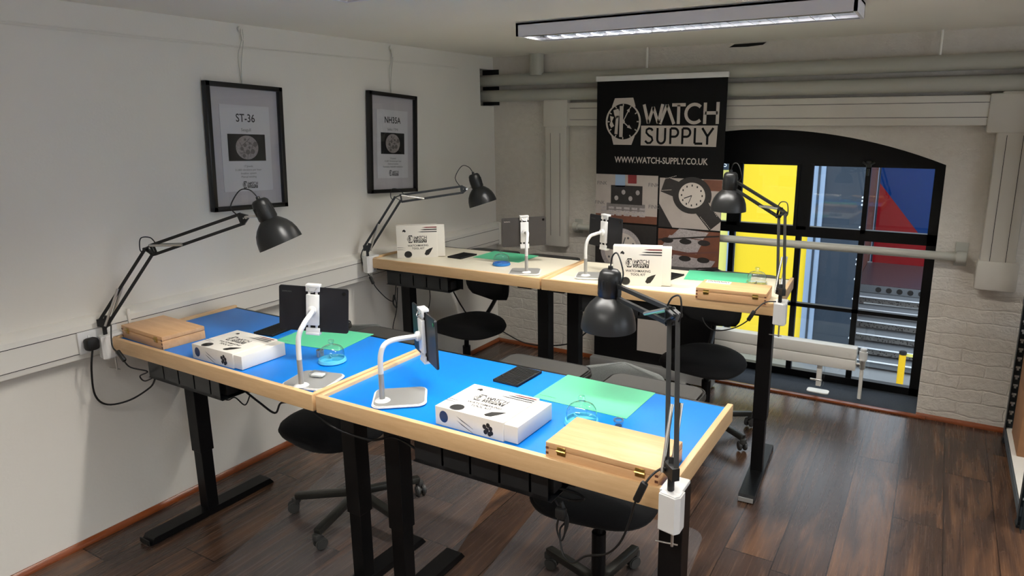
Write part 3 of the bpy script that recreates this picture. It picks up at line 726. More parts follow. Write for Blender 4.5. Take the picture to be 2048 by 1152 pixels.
# lower left watch close-up
pan('close_up_photo', 'print_dark', -hx, xm-.006, zb_, zm_-.012)
m = MB(); m.prism(ell(.15, .15, 40, -hx+.19, zm_-.19), .003, .003, rx90); m.build('close_up_bezel', 'print_silver', bn, smooth=False)
m = MB(); m.prism(ell(.12, .12, 40, -hx+.19, zm_-.19), .0034, .0034, rx90); m.build('close_up_dial', 'banner_print', bn, smooth=False)
m = MB(); stroke(m, [(-hx+.19, zm_-.19), (-hx+.27, zm_-.15)], .01, .0038, rx90); stroke(m, [(-hx+.19, zm_-.19), (-hx+.22, zm_-.10)], .008, .0039, rx90)
for k in range(12): a = k*PI/6; m.prism(ell(.008, .008, 10, -hx+.19+.1*math.cos(a), zm_-.19+.1*math.sin(a)), .0037, .0037, rx90)
m.build('close_up_markers', 'ink_grey', bn, smooth=False)
# trays photo
pan('trays_photo', 'print_brown', xm+.006, hx, zb_, zm_-.02)
m = MB()
for (cx_, cz_, a_, b_) in ((.30, .80, .17, .05), (.24, .92, .14, .055), (.08, .75, .08, .03), (.30, .99, .12, .03)):
    x = -hx+.425+cx_*.85-.02; z = cz_; m.prism([(x-a_, z-b_*.6), (x+a_*.7, z-b_), (x+a_, z+b_*.6), (x-a_*.6, z+b_)], .003, .003, rx90)
m.build('tray_print', 'print_silver', bn, smooth=False)
for k in range(4):
    m = MB(); stroke(m, [(xm+.008, .64+.1*k), (hx-.004, .69+.1*k)], .010, .0033, rx90); m.build('tray_edge', 'print_dark' if k % 2 else 'rust_strip', bn, smooth=False)
m = MB()
for k in range(9): MB().prism(ell(.04, .018, 20, xm+.07+(k % 3)*.12, .72+.11*(k//3)), .0035+.0001*k, .0035+.0001*k, rx90).build('tray_watch', 'print_dark', bn, smooth=False)
MB().box((0, -.0022, .37), (bw_-.002, .0004, .44)).build('lower_sheet', 'banner_black', bn, smooth=False)
x0, z0 = bu(1274, 700); x1, z1 = bu(1350, 640)
pan('blank_code_square', 'banner_print', x0, x0+.235, z0, z0+.235, .003)

# ------------------------------------------------------------------ desks
def desk(fl, ang, zt, W, D, top, label, offs, pads, tray):
    t = thing('workbench', label, 'desk', (fl.x, fl.y, 0), ang, 'sit-stand watchmaking desks')
    RH = .056
    MB().box((W/2, D/2, zt-.026), (W-.02, D-.004, .028)).build('worktop', top, t, smooth=False)
    MB().box((W/2, D-.004, zt-.03), (W-.03, .012, .038), .002).build('back_edge', 'black_steel', t)
    MB().box((W/2, .009, zt-RH/2), (W, .018, RH), .003).build('front_rail', 'beech', t)
    for x in (.009, W-.009):
        MB().box((x, D/2+.009, zt-RH/2), (.018, D-.018, RH), .003).build('side_rail', 'beech_side', t)
    yc = .26
    for x in (offs[0], W-offs[1]):
        l = MB().box((x, yc, .20), (.056, .052, .36), .002).build('leg', 'black_steel', t, smooth=False)
        MB().box((x, yc, (.30+zt-.07)/2), (.066, .062, zt-.07-.30), .002).build('leg_sleeve', 'black_steel', l, smooth=False)
        m = MB(); m.prism([(-.30, 0), (-.28, .028), (.28, .028), (.30, 0)], -.036, .036, Matrix.Translation((x, yc+.01, .003)) @ Matrix(((0, 0, 1, 0), (1, 0, 0, 0), (0, 1, 0, 0), (0, 0, 0, 1))))
        m.build('foot', 'black_steel', l, smooth=False)
        MB().box((x, yc-.293, .0165), (.066, .004, .02), rz=0).build('foot_end_cap', 'brushed' if x > .8 else 'rubber', l, smooth=False)
        m = MB(); m.box((x, yc, zt-.062), (.08, D-.1, .02), .002); m.build('top_bracket', 'black_steel', l, smooth=False)
    MB().box((W/2, yc, zt-.085), (W-offs[0]-offs[1], .06, .03), .002).build('crossbar', 'black_steel', t, smooth=False)
    for x0, x1 in pads:
        w_ = x1-x0; m = MB(); m.prism(rrect(w_, .17, .05, 8, (x0+x1)/2, D+.075), zt-.065, zt-.03, bev=.012)
        a = m.build('arm_rest', 'vinyl_grey' if top[0] == 'b' else 'vinyl_black', t, ang=1.0)
        m = MB(); P = [(x, y, zt-.034) for x, y in rrect(w_-.008, .162, .048, 8, (x0+x1)/2, D+.075)]; m.tube(P+[P[0]], .003, 6, 0); m.build('piping', 'rubber', a)
        MB().box(((x0+x1)/2, D+.02, zt-.07), (.06, .2, .008)).build('arm_rest_bracket', 'black_steel', a)
    if tray:
        x0, x1 = tray; n = 5; tr = MB(); z0, z1 = zt-.155, zt-.058; y0 = .05
        sw = (x1-x0)/(n-.4)
        for k in range(n):
            a0 = x0+k*sw+(.008 if k else 0); a1 = min(x0+(k+1)*sw, x1)
            tr.box(((a0+a1)/2, y0, (z0+z1)/2), (a1-a0, .002, z1-z0))
        tr.box(((x0+x1)/2, y0, z1-.012), (x1-x0, .002, .024)); tr.box(((x0+x1)/2, y0, z0+.006), (x1-x0, .002, .012))
        tr.box(((x0+x1)/2, y0+.05, z0), (x1-x0+.02, .10, .002)); tr.box(((x0+x1)/2+.01, y0+.1, z0+.03), (x1-x0+.04, .002, .06))
        tr.box(((x0+x1)/2, y0+.012, z1), (x1-x0, .024, .002))
        c_ = tr.build('cable_tray', 'steel_tray', t, smooth=False)
        m = MB(); m.box(((x0+x1)/2+.02, y0+.05, z0+.03), (x1-x0-.03, .05, .045), .006); m.build('power_strip', 'rubber', c_)
        for k in range(3):
            m = MB(); m.box((x0+.12+k*.13, y0+.05, z0+.068), (.045, .04, .035), .006); m.build('plug_top', 'rubber', c_)
    return t
Z1, Z2 = .87, .935
def dk(fl, fr, z, W, D, *a):
    f = at(*fl, z=z); g = at(*fr, z=z); return desk(f, math.atan2(g.y-f.y, g.x-f.x), z, W or (g-f).length, D, *a)
deskA = dk((216.4, 673.6), (623.5, 790), Z1, None, .565, 'blue_laminate', 'blue topped desk with beech edging, nearest the left wall', (.115, .108), ((.28, .62), (.72, 1.06)), (.17, .62))
deskB = dk((629.6, 791.6), (1338, 982), Z1, None, .565, 'blue_laminate', 'blue topped desk with beech edging, front right, nearest the camera', (.088, .068), ((.27, .62), (.69, 1.03)), (.35, .80))
deskC = dk((734, 515.6), (1079, 557), Z2, None, .55, 'cream_laminate', 'cream topped desk in the far row beside the left wall', (.075, .11), ((.27, .62), (.69, 1.03)), (.10, .53))
deskD = dk((1082, 557.6), (1556, 608), Z2, None, .55, 'cream_laminate', 'cream topped desk in the far row by the window', (.07, .075), ((.27, .62), (.69, 1.03)), (.2, .64))
S1, S2 = Z1-.012, Z2-.012

# ------------------------------------------------------------------ kit cartons
def carton(loc, rz, standing, label, swap=False):
    t = thing('tool_kit_carton', label, 'box', loc, rz, 'white tool kit cartons')
    # local: x right 0..L, top face plane (x, v), thickness along n. lying: v=+y n=+z ; standing: v=+z n=-y
    L, H, T = .275, .19, .055
    if standing: B = Matrix(((1, 0, 0, 0), (0, 0, -1, 0), (0, 1, 0, 0), (0, 0, 0, 1))) @ Matrix.Translation((0, 0, -T))
    else: B = Matrix()
    SL = .232
    MB(B).box((SL/2, H/2, T/2), (SL, H, T), .0012).build('sleeve', 'white_card', t)
    m = MB(B); m.box((L/2+.01, H/2, T/2-.0012), (L-.02, H-.007, T-.0064), .0015); m.build('inner_tray', 'white_card', t)
    F = B @ Matrix.Translation((0, 0, T+.0002))
    logo(t, F @ Matrix.Translation((SL*.5, H*.58, 0)) @ Matrix.Scale(.112, 4), 'ink_black', 'white_card', .0009)
    text('WATCHMAKING', .0155, 'carton_lettering', 'ink_black', t, F @ Matrix.Translation((SL*.52, H*.375, .0002)), bold=.0003)
    text('TOOL KIT', .0155, 'carton_lettering', 'ink_black', t, F @ Matrix.Translation((SL*.52, H*.285, .0002)), bold=.0003)
    for pts in (ell(.021, .018, 24, .062, .023), [(.045, .168), (.055, .158), (.05, .15), (.042, .155), (.035, .152), (.036, .162)],
                [(.155, .02), (.165, .012), (.18, .016), (.193, .035), (.205, .058), (.185, .052), (.165, .042)]):
        MB(F).prism(pts, .0004, .0004).build('carton_artwork', 'ink_black', t, smooth=False)
    m = MB(F); m.prism(ell(.022, .019, 24, .062, .020), .0003, .0003); m.build('button_artwork', 'ink_grey', t, smooth=False)
    for k, (mt, x0) in enumerate((('ink_red', .165), ('ink_black', .155), ('ink_grey', .14))):
        y = .176-.0125*k; m = MB(F); m.prism([(x0-.02, y), (x0+.005, y+.003), (SL-.002, y+.0032), (SL-.002, y-.0032), (x0+.005, y-.003)], .0004, .0004); m.build('screwdriver_artwork', mt, t, smooth=False)
    m = MB(F)
    for y in (.062, .050): m.prism([(.002, y+.002), (.03, y+.001), (.05, y-.003), (.03, y-.001), (.002, y-.001)], .0004, .0004)
    m.build('tweezer_artwork', 'ink_grey', t, smooth=False)
    if not standing:
        S = Matrix.Translation((0, -.0003, 0)) @ rx90
        MB(S).prism(ell(.015, .0175, 28, .03, .028), .0002, .0002).build('globe_artwork', 'ink_blue', t, smooth=False)
        m = MB(S)
        for d in (0, -.012): m.prism([(.075, .040+d), (.095, .031+d), (.13, .014+d), (.132, .012+d), (.092, .029+d)], .0002, .0002)
        m.build('tweezer_artwork', 'ink_grey', t, smooth=False)
        m = MB(S)
        for a, b_ in ((.17, .03), (.182, .036), (.178, .022), (.19, .028), (.192, .016), (.173, .015), (.186, .012)): m.prism(ell(.0065, .007, 14, a, b_), .0002+a*.0004, .0002+a*.0004)
        m.build('beads_artwork', 'ink_black', t, smooth=False)
    return t
def surf(px, py, z): return at(px, py, z=z)
q = surf(383, 687, S1+.055); carton((q.x, q.y, S1), math.radians(-.5), False, 'white tool kit carton lying flat on the left blue desk')
q = surf(870, 811, S1+.055); carton((q.x, q.y, S1), math.radians(-.5), False, 'white tool kit carton lying flat on the front right blue desk')
q = surf(795, 517, S2); carton((q.x, q.y, S2), math.radians(40), True, 'white tool kit carton standing upright on the far left cream desk')
q = surf(1341, 574, S2); a = math.radians(19); carton((q.x-.275*math.cos(a), q.y-.275*math.sin(a), S2), a, True, 'white tool kit carton standing upright on the cream desk by the window')

# ------------------------------------------------------------------ wooden boxes
def woodbox(loc, rz, label, paper=False):
    t = thing('wooden_tool_box', label, 'box', loc, rz, 'beech boxes with brass hinges')
    L, D, H = .30, .17, .051
    MB().box((L/2, D/2, .017), (L, D, .034), .0012).build('box_body', 'box_wood', t)
    MB().box((L/2, D/2, .0435), (L, D, .0155), .0012).build('lid', 'box_wood', t)
    for x in (.045, .255):
        m = MB(); m.box((x, -.0012, .0345), (.024, .0022, .022), .0005); m.cyl((x-.013, -.003, .0345), (x+.013, -.003, .0345), .0028, seg=10); m.build('hinge', 'brass', t)
    m = MB()
    for x in (.004, L-.004):
        m = MB()
        for k in range(3): m.box((x, -.0002, .008+.014*k), (.008, .0006, .0065))
        m.build('finger_joint', 'print_brown', t, smooth=False)
    if paper:
        m = MB(); m.box((.07, .135, H+.0006), (.11, .05, .0008)); m.build('paper_label', 'white_card', t, smooth=False)
        m = MB()
        for k in range(12): m.box((.025+.008*k, .142+.004*(k % 2), H+.0012), (.005, .016, .0003))
        m.build('label_marks', 'ink_black', t, smooth=False)
    return t
q = surf(242, 650, S1+.051); woodbox((q.x, q.y, S1), math.radians(-3.2), 'closed beech box in the corner of the left blue desk')
q = surf(1089, 885, S1+.051); woodbox((q.x, q.y+.006, S1), math.radians(-.3), 'closed beech box with two brass hinges on the front right blue desk')
q = surf(1392, 574.6, S2+.051); woodbox((q.x, q.y, S2), math.radians(4), 'closed beech box with a paper label on the window-side cream desk', True)

# ------------------------------------------------------------------ mats and pads
def quadthing(name, mat, c4, z, th, label, cat, group=None, round_=0):
    P = [surf(x, y, z) for x, y in c4]
    w_ = ((P[1]-P[0]).length+(P[2]-P[3]).length)/2; d_ = ((P[3]-P[0]).length+(P[2]-P[1]).length)/2
    c_ = sum(P, Vector())/4; e = (P[1]-P[0])+(P[2]-P[3]); a = math.atan2(e.y, e.x)
    t = thing(name, label, cat, (c_.x, c_.y, z-th if th > .003 else z-th), a, group)
    return t, w_, d_
MATS = [([(554, 677.5), (690, 698), (748, 673), (604, 655)], S1, 'green work mat on the left blue desk, under the raised tablet'),
        ([(1071, 793.7), (1255, 838.8), (1309, 784.6), (1132, 749.7)], S1, 'green work mat on the front right blue desk behind the glass dome'),
        ([(949, 514.6), (1039.6, 525), (1076, 511.5), (985.4, 501.5)], S2, 'green work mat on the far left cream desk'),
        ([(1358, 558), (1495, 567), (1516, 549), (1380, 540)], S2, 'green work mat on the window-side cream desk behind the beech box')]
for c4, z, lb in MATS:
    t, w_, d_ = quadthing('work_mat', 'green_mat', c4, z+.0015, .0012, lb, 'mat', 'green A4 work mats')
    t.location.z = z
    MB().prism(rrect(.315, .222, .002), .0004, .0016).build('mat_sheet', 'green_mat', t, smooth=False)
    text('SILICONE WORK MAT', .006, 'mat_lettering', 'ink_black', t, Matrix.Translation((-.12, -.085, .0019)))
PADS = [([(513, 662), (563, 670), (590, 652), (545, 646)], S1, 'black ribbed parts tray in front of the raised tablet, left blue desk'),
        ([(989, 759), (1034, 770), (1083, 742), (1035, 732)], S1, 'black ribbed parts tray on the front right blue desk'),
        ([(897, 513), (925, 516), (951, 508), (925, 504)], S2, 'small flat black tray on the far left cream desk'),
        ([(1321, 555), (1344, 558), (1352, 547), (1330, 543)], S2, 'black tray mostly hidden behind the upright carton by the window')]
for i, (c4, z, lb) in enumerate(PADS):
    t, w_, d_ = quadthing('parts_tray', 'pad_black', c4, z+.008, .008, lb, 'tray', 'black ribbed parts trays')
    t.location.z = z
    m = MB(); m.box((0, 0, .003), (.098, .148, .006), .001); m.box((-.047, 0, .005), (.004, .148, .008)); m.box((.047, 0, .005), (.004, .148, .008))
    for k in range(15): m.box((0, -.07+k*.01, .0065), (.092, .0035, .004))
    m.build('ribbed_tray', 'pad_black', t, smooth=False)

# ------------------------------------------------------------------ glass domes
def dome(px, py, z, basemat, label, lid_dx=0):
    q = surf(px, py, z+.003); t = thing('domed_parts_dish', label, 'dish', (q.x, q.y, z), .5, 'dust domes with lids')
    m = MB(); m.lathe([(0, .0005), (.046, .0005), (.050, .004), (.047, .014), (.043, .014), (.044, .005), (0, .004)], seg=40)
    for a in (0, 2.1, 4.2): m.box((.021*math.cos(a), .021*math.sin(a), .009), (.042, .003, .011), rz=a)
    m.build('divided_base', basemat, t)
    m = MB(); m.lathe([(.043, .014), (.0435, .035), (.041, .046), (.033, .056), (.02, .062), (.007, .064), (.006, .07), (.011, .076), (.009, .083), (0, .085)], seg=40)
    m.build('dome_lid', 'clear_plastic', t)
    return t
dome(665, 722, S1, 'cyan_plastic', 'clear dome over a turquoise dish on the left blue desk')
dome(1163, 845, S1, 'cyan_plastic', 'clear dome over a turquoise dish behind the beech box, front right desk')
dome(1003, 529, S2, 'blue_plastic', 'clear dome over a deep blue dish on the far left cream desk')
dome(1513, 567, S2, 'clear_plastic', 'colourless glass dome behind the beech box near the window')
# loupes
for px, py, z, lb in ((641, 713, S1, 'small metal rimmed eyeglass loupe beside the dome, left blue desk'), (1237, 856, S1, 'small metal rimmed eyeglass loupe behind the beech box, front right desk')):
    q = surf(px, py, z); t = thing('eye_loupe', lb, 'loupe', (q.x, q.y, z), 0, 'eye loupes')
    m = MB(); m.lathe([(.010, .0), (.0125, 0), (.0135, .022), (.0115, .022), (.0095, .001)], seg=28); m.build('loupe_barrel', 'clear_plastic' if px > 1000 else 'brushed', t)
    m = MB(); m.lathe([(.0115, .021), (.0145, .021), (.0145, .026), (.0115, .026), (.0115, .021)], seg=28); m.build('loupe_rim', 'chrome', t)
    m = MB(); m.lathe([(0, .006), (.0095, .006), (.0095, .009), (0, .009)], seg=24); m.build('lens', 'ink_black', t)

# ------------------------------------------------------------------ tablets and their stands
def frame_axes(yaw, tilt, roll):
    u = Vector((math.cos(yaw), math.sin(yaw), 0)); n = Vector((math.sin(yaw), -math.cos(yaw), 0))
    v = Vector((0, 0, 1))*math.cos(tilt)+n*math.sin(tilt); n2 = n*math.cos(tilt)-Vector((0, 0, 1))*math.sin(tilt)
    u2 = u*math.cos(roll)+v*math.sin(roll); v2 = v*math.cos(roll)-u*math.sin(roll)
    return Matrix((u2, v2, n2)).transposed().to_4x4()
def tablet_and_stand(c_, yaw, tilt, roll, collar, z, basec, brz, neck, label_t, label_s, mat):
    c_ = Vector(c_); R4 = frame_axes(yaw, tilt, roll)
    t = thing('tablet', label_t, 'tablet', c_, 0, 'tablets held in desk stands')
    MB(R4).prism(rrect(.247, .162, .008), -.0035, .0035, bev=.0012).build('tablet_back', mat, t)
    MB(R4).box((0, 0, -.0038), (.238, .152, .0008)).build('screen', 'tablet_screen', t, smooth=False)
    m = MB(R4); m.cyl((.108, .064, .0035), (.108, .064, .0050), .0065, seg=20); m.build('camera_lens', 'tablet_screen', t)
    text('SAMSUNG', .0075, 'maker_lettering', 'ink_grey' if mat == 'tablet_dark' else 'banner_print', t, R4 @ Matrix.Translation((-.095, .06, .0037)))
    s = thing('tablet_stand', label_s, 'stand', (collar.x, collar.y, z), 0, 'gooseneck tablet stands')
    o = Vector((collar.x, collar.y, z)); bx = Vector((basec.x, basec.y, z))-o
    Mb = Matrix.Translation(bx) @ Matrix.Rotation(brz, 4, 'Z')
    m = MB(Mb); m.prism(rrect(.165, .150, .028), .0015, .009, bev=.003); m.build('stand_base', 'white_plastic', s)
    m = MB(Mb); m.prism(rrect(.152, .137, .024), .0091, .0106); m.build('base_plate', 'brushed', s)
    m = MB(); m.lathe([(0, .018), (.012, .017), (.020, .0145), (.024, .0108), (0, .0108)]); m.build('collar', 'white_plastic', s)
    P = [Vector(p)-o for p in neck]
    top = P[0]
    m = MB(); m.cyl((0, 0, .012), top, .0085, seg=20); m.build('lower_tube', 'brushed', s)
    K = R4 @ Vector((0, 0, 1)); kc = c_+K*.034-o
    m = MB(); m.tube([top]+P[1:]+[kc], .0082, 14, 8); m.build('gooseneck', 'white_plastic', s)
    m = MB(); a = c_+K*.030-o; b_ = c_+K*.016-o; m.cyl(kc-K*.002, b_, .0165, seg=20, bev=.003); m.build('swivel_knob', 'white_plastic', s)
    m = MB(); m.cyl(kc+K*.004, kc-K*.004, .0065, seg=12); m.build('ball_joint', 'chrome', s)
    Mc = Matrix.Translation(c_-o) @ R4
    m = MB(Mc); m.box((0, 0.0, .0105), (.046, .112, .012), .003); m.build('holder_body', 'white_plastic', s)
    for sg in (1, -1):
        m = MB(Mc)
        m.box((0, sg*.087, .002), (.05, .010, .026), .002); m.box((0, sg*.078, .0095), (.05, .024, .007), .002)
        m.box((-.013, sg*.062, .009), (.007, .03, .005)); m.box((.013, sg*.062, .009), (.007, .03, .005)); m.build('holder_jaw', 'white_plastic', s)
    m = MB(Mc); m.tube([(-.014, .080, .014), (-.008, .068, .022), (.008, .068, .022), (.014, .080, .014)], .0016, 6); m.build('spring_wire', 'chrome', s)
    return t, s
cz = S1+.012
q = at(603, 770, z=cz); bq = at(627, 757, z=cz)
tablet_and_stand((-1.875, 1.628, 1.051), .48, -.018, -.069, Vector((q.x, q.y, 0)), S1, Vector((bq.x, bq.y, 0)), math.radians(14),
    [(q.x, q.y, .957), (q.x, q.y+.005, 1.03), (q.x+.003, q.y+.03, 1.07), (q.x-.03, q.y+.09, 1.085)],
    'dark tablet facing away on a stand, left blue desk', 'white gooseneck tablet stand with silver base, left blue desk', 'tablet_dark')
q = at(765, 800, z=cz); bq = at(800, 791, z=cz)
tablet_and_stand((-1.393, 1.651, 1.024), -.583, .019, -.008, Vector((q.x, q.y, 0)), S1, Vector((bq.x, bq.y, 0)), math.radians(38),
    [(q.x, q.y, .955), (q.x+.005, q.y, 1.02), (q.x+.012, q.y+.03, 1.05)],
    'dark tablet seen nearly edge-on, front right blue desk', 'white gooseneck tablet stand bent right with silver base, front right blue desk', 'tablet_dark')
cz = S2+.012
q = at(1053, 544, z=cz); bq = at(1050, 541, z=cz)
tablet_and_stand((-1.964, 3.201, 1.098), .75, .04, .015, Vector((q.x, q.y, 0)), S2, Vector((bq.x, bq.y, 0)), math.radians(25),
    [(q.x, q.y, 1.02), (q.x+.002, q.y, 1.08), (q.x-.004, q.y+.02, 1.125), (q.x-.03, q.y+.06, 1.13)],
    'grey tablet facing away on a stand, far left cream desk', 'white gooseneck tablet stand on the far left cream desk', 'tablet_grey')
q = at(1171, 550, z=cz); bq = at(1184, 549, z=cz)
tablet_and_stand((-1.464, 3.183, 1.137), -.409, -.035, -.013, Vector((q.x, q.y, 0)), S2, Vector((bq.x, bq.y, 0)), math.radians(20),
    [(q.x, q.y, 1.02), (q.x+.002, q.y, 1.09), (q.x+.015, q.y+.015, 1.13), (q.x+.03, q.y+.04, 1.14)],
    'dark tablet turned sideways on a stand, window-side cream desk', 'white gooseneck tablet stand on the window-side cream desk', 'tablet_dark')
q = at(636, 748, z=S1+.02)
t = thing('clear_plastic_case', 'small clear plastic case lying on the tablet stand base, left blue desk', 'case', (q.x, q.y, S1+.0115), .3)
MB().box((0, 0, .009), (.052, .034, .016), .004).build('case_shell', 'clear_plastic', t); MB().box((0, 0, .006), (.042, .026, .008), .003).build('case_insert', 'white_plastic', t)

# ------------------------------------------------------------------ desk lamps
def lamp(base_, E, H, S, ax, label, side, cord, desk_z, flip=1):
    Bv = Vector(base_); E = Vector(E); H = Vector(H); S = Vector(S); ax = Vector(ax).normalized()
    t = thing('swing_arm_lamp', label, 'lamp', Bv, 0, 'black clamp-on swing arm lamps')
    L = lambda p: Vector(p)-Bv
    # clamp hugging the desk corner; Bv is the point on the rail top at the corner
    m = MB()
    m.prism([(-.026, -.034), (.014, -.042), (.024, -.03), (.024, .0), (-.026, .0)], -.082, .012, Matrix.Translation((.006, 0, 0)), bev=.003)
    m.box((0, .018, .007), (.05, .075, .012), .004); m.box((0, .008, -.076), (.045, .04, .014), .004); m.build('clamp', 'white_plastic', t)
    m = MB(); m.cyl((0, .012, -.09), (0, .012, -.145), .0035); m.cyl((-.038, .004, -.138), (.012, .018, -.142), .002); m.build('clamp_screw', 'chrome', t)
    m = MB(); m.cyl((0, -.012, .008), (0, -.012, .05), .008)
    h1 = Vector((E.x-Bv.x, E.y-Bv.y, 0)).normalized(); lo = Vector((0, -.012, .035)); d1 = (L(E)-lo-Vector((0, 0, .02))).normalized()
    h1 = Vector((H.x-E.x, H.y-E.y, 0)).normalized(); up1 = Vector((0, 0, 1)); p1 = (h1-d1*h1.dot(d1)).normalized()
    if p1.dot(h1) < 0: p1 = -p1
    cr = h1.cross(up1).normalized()
    g = .019
    b0 = lo+Vector((0, 0, .025))
    m.bar(b0-h1*.022, b0+h1*.022, .018, .03); m.bar(b0-Vector((0, 0, .02)), b0+d1*.03, .014, .02); m.cyl(b0-cr*.014+h1*.012, b0+cr*.014+h1*.012, .004, seg=10)
    m.build('pivot_bracket', 'lamp_black', t)
    e0 = L(E)
    for sgn in (1, -1):
        mm = MB(); mm.bar(b0+p1*g*sgn, e0+p1*g*sgn, .0115, .0115); mm.build('lower_arm', 'lamp_black', t)
    for sgn in (1, -1):
        mm = MB(); o_ = cr*.012*sgn; a = b0+p1*g+d1*.0+o_; b_ = b0-p1*g+d1*.15+o_
        mm.cyl(a, b_, .0046, seg=12); mm.build('spring', 'chrome', t)
    h2 = Vector((H.x-E.x, H.y-E.y, 0)).normalized(); d2 = (H-E).normalized(); cr2 = h2.cross(up1).normalized(); p2 = cr2.cross(d2).normalized()
    if p2.z < 0: p2 = -p2
    e1 = e0+d2*.02; hh = L(H)
    for sgn in (1, -1):
        mm = MB(); mm.bar(e1+p2*g*sgn, hh+p2*g*sgn, .0115, .0115); mm.build('upper_arm', 'lamp_black', t)
    for sgn in (1, -1):
        mm = MB(); o_ = cr2*.011*sgn; mm.cyl(e1+p2*g+o_, e1-p2*g+d2*.13+o_, .005, seg=12); mm.build('spring', 'chrome', t)
    m = MB()
    for sgn in (1, -1):
        o_ = cr2*.008*sgn
        pts = [e0+p1*g, e0-p1*g, e1-p2*g, e1+p2*g]
        for a, b_ in ((e0-p1*g, e0+p1*g), (e0+p1*g, e1-p2*g), (e1-p2*g, e1+p2*g), (e1+p2*g, e0-p1*g)): m.bar(a+o_, b_+o_, .003, .011, cr2)
        for p in pts: m.cyl(p+o_*1.4, p+o_*.6, .0055, seg=10)
    m.build('elbow_bracket', 'lamp_black', t)
    # head
    m = MB()
    for a, b_ in ((hh+p2*g*1.3, hh-p2*g*1.3), (hh+p2*g, hh+d2*.03), (hh-p2*g, hh+d2*.03)): m.bar(a, b_, .014, .009, cr2)
    rim = L(S)+ax*.052; nk = rim-ax*.105; m.build('head_bracket', 'lamp_black', t)
    m = MB(); m.cyl(hh+d2*.03, nk-ax*.012, .005); m.cyl(hh+d2*.028-cr2*.012, hh+d2*.028+cr2*.012, .006); m.build('head_joint', 'chrome', t)
    Q = Matrix.Translation(rim) @ (-ax).to_track_quat('Z', 'Y').to_matrix().to_4x4()
    m = MB(Q); prof = [(.085, 0), (.0845, .012), (.081, .035), (.073, .058), (.060, .078), (.045, .093), (.034, .102)]
    m.lathe(prof+[(.033, .1005), (.044, .091), (.0585, .0765), (.0712, .057), (.0792, .0345), (.0828, .012), (.0835, 0), (.085, 0)], seg=48)
    sh = m.build('lamp_shade', 'lamp_black', t, ang=.9)
    m = MB(Q); m.lathe([(0, .1), (.034, .1), (.034, .104), (.0365, .108), (.035, .16), (.032, .176), (.024, .185), (.008, .187), (.007, .197), (0, .197)], seg=32); so = m.build('lamp_socket', 'lamp_black', t, ang=.9)
    m = MB(Q)
    for k in range(16):
        a = 2*PI*k/16; m.box((.0352*math.cos(a), .0352*math.sin(a), .142), (.0025, .0035, .03), rz=a)
    m.build('vent_slots', 'rubber', so, smooth=False)
    m = MB(Q); m.lathe([(0, .045), (.02, .05), (.028, .065), (.024, .085), (.015, .099), (0, .1)], seg=24); m.build('bulb', 'lamp_inside', t)
    tp = Q @ Vector((0, 0, .195)); bk = hh-d2*.01; w1 = -d2*.05
    m = MB(); m.tube([tp, tp-ax*.035-d2*.015, tp-ax*.045-d2*.055, (tp+bk)/2-d2*.06-ax*.03, bk+p2*g*1.2], .0023, 8, 8); m.build('arm_cable', 'rubber', t); m = MB()
    ep = e0+up1*.0
    m.tube([e1+p2*g+d2*.02, ep+up1*.05+d2*.012, ep+up1*.06-d2*.03, ep-d2*.04+up1*.02, ep-p1*g-d1*.02], .0023, 8, 8); m.build('arm_cable', 'rubber', t)
    P = [L(p) for p in cord]
    m = MB(); m.tube(P, .0027, 8, 6); cdo = m.build('power_cord', 'rubber', t)
    si = side; a = L(si[0]); b_ = L(si[1]); m = MB(); m.bar(a, b_, .013, .017, bev=.004); m.build('inline_switch', 'rubber', cdo)
    return t
def axis_view(S, ang):
    v = (Vector(S)-CAM).normalized(); r_ = v.cross(Vector((0, 0, 1))).normalized(); u_ = r_.cross(v)
    return (-u_*math.cos(ang)+r_*math.sin(ang))
# A
S = (-2.215, 1.765, 1.285)
lamp((-2.800, 1.400, Z1), (-2.67, 1.53, 1.205), (-2.31, 1.69, 1.335), S, axis_view(S, math.radians(21)),
     'black swing arm lamp clamped to the left corner of the left blue desk', (at(235, 702, y=1.36), at(250, 722, y=1.36)),
     [at(222, 650, y=1.385), at(224, 690, y=1.36), at(235, 705, y=1.36), at(248, 722, y=1.36), at(262, 735, y=1.38), at(295, 743, y=1.42), at(280, 752, y=1.44), at(290, 762, y=1.44), at(312, 752, y=1.45)], Z1)
# B
S = (-.84, 1.86, 1.125)
lamp((-.456, 1.376, Z1), (-.54, 1.585, 1.218), (-.80, 1.84, 1.195), S, Vector((-.03, .02, -1)),
     'black swing arm lamp clamped to the front right corner of the nearest desk', (at(1290, 965, y=1.33), at(1272, 1002, y=1.33)),
     [at(1335, 930, y=1.4), at(1310, 945, y=1.35), at(1292, 965, y=1.33), at(1271, 1003, y=1.33), at(1258, 1045, y=1.35), at(1240, 1085, y=1.36), at(1212, 1108, y=1.38), at(1172, 1112, y=1.4), at(1145, 1125, y=1.4), at(1125, 1105, y=1.42), at(1120, 1060, y=1.44), at(1130, 1040, y=1.45), at(1110, 1000, y=1.46)], Z1)
# C
S = (-2.37, 3.37, 1.262)
lamp((-2.790, 2.850, Z2), (-2.67, 2.98, 1.265), (-2.455, 3.30, 1.300), S, axis_view(S, math.radians(17)),
     'black swing arm lamp clamped to the left corner of the far left cream desk', (at(740, 553, y=2.82), at(747, 568, y=2.82)),
     [at(728, 495, y=2.84), at(722, 512, y=2.82), at(728, 535, y=2.82), at(742, 556, y=2.82), at(752, 575, y=2.83), at(775, 598, y=2.86), at(788, 600, y=2.9), at(792, 570, y=2.92)], Z2)
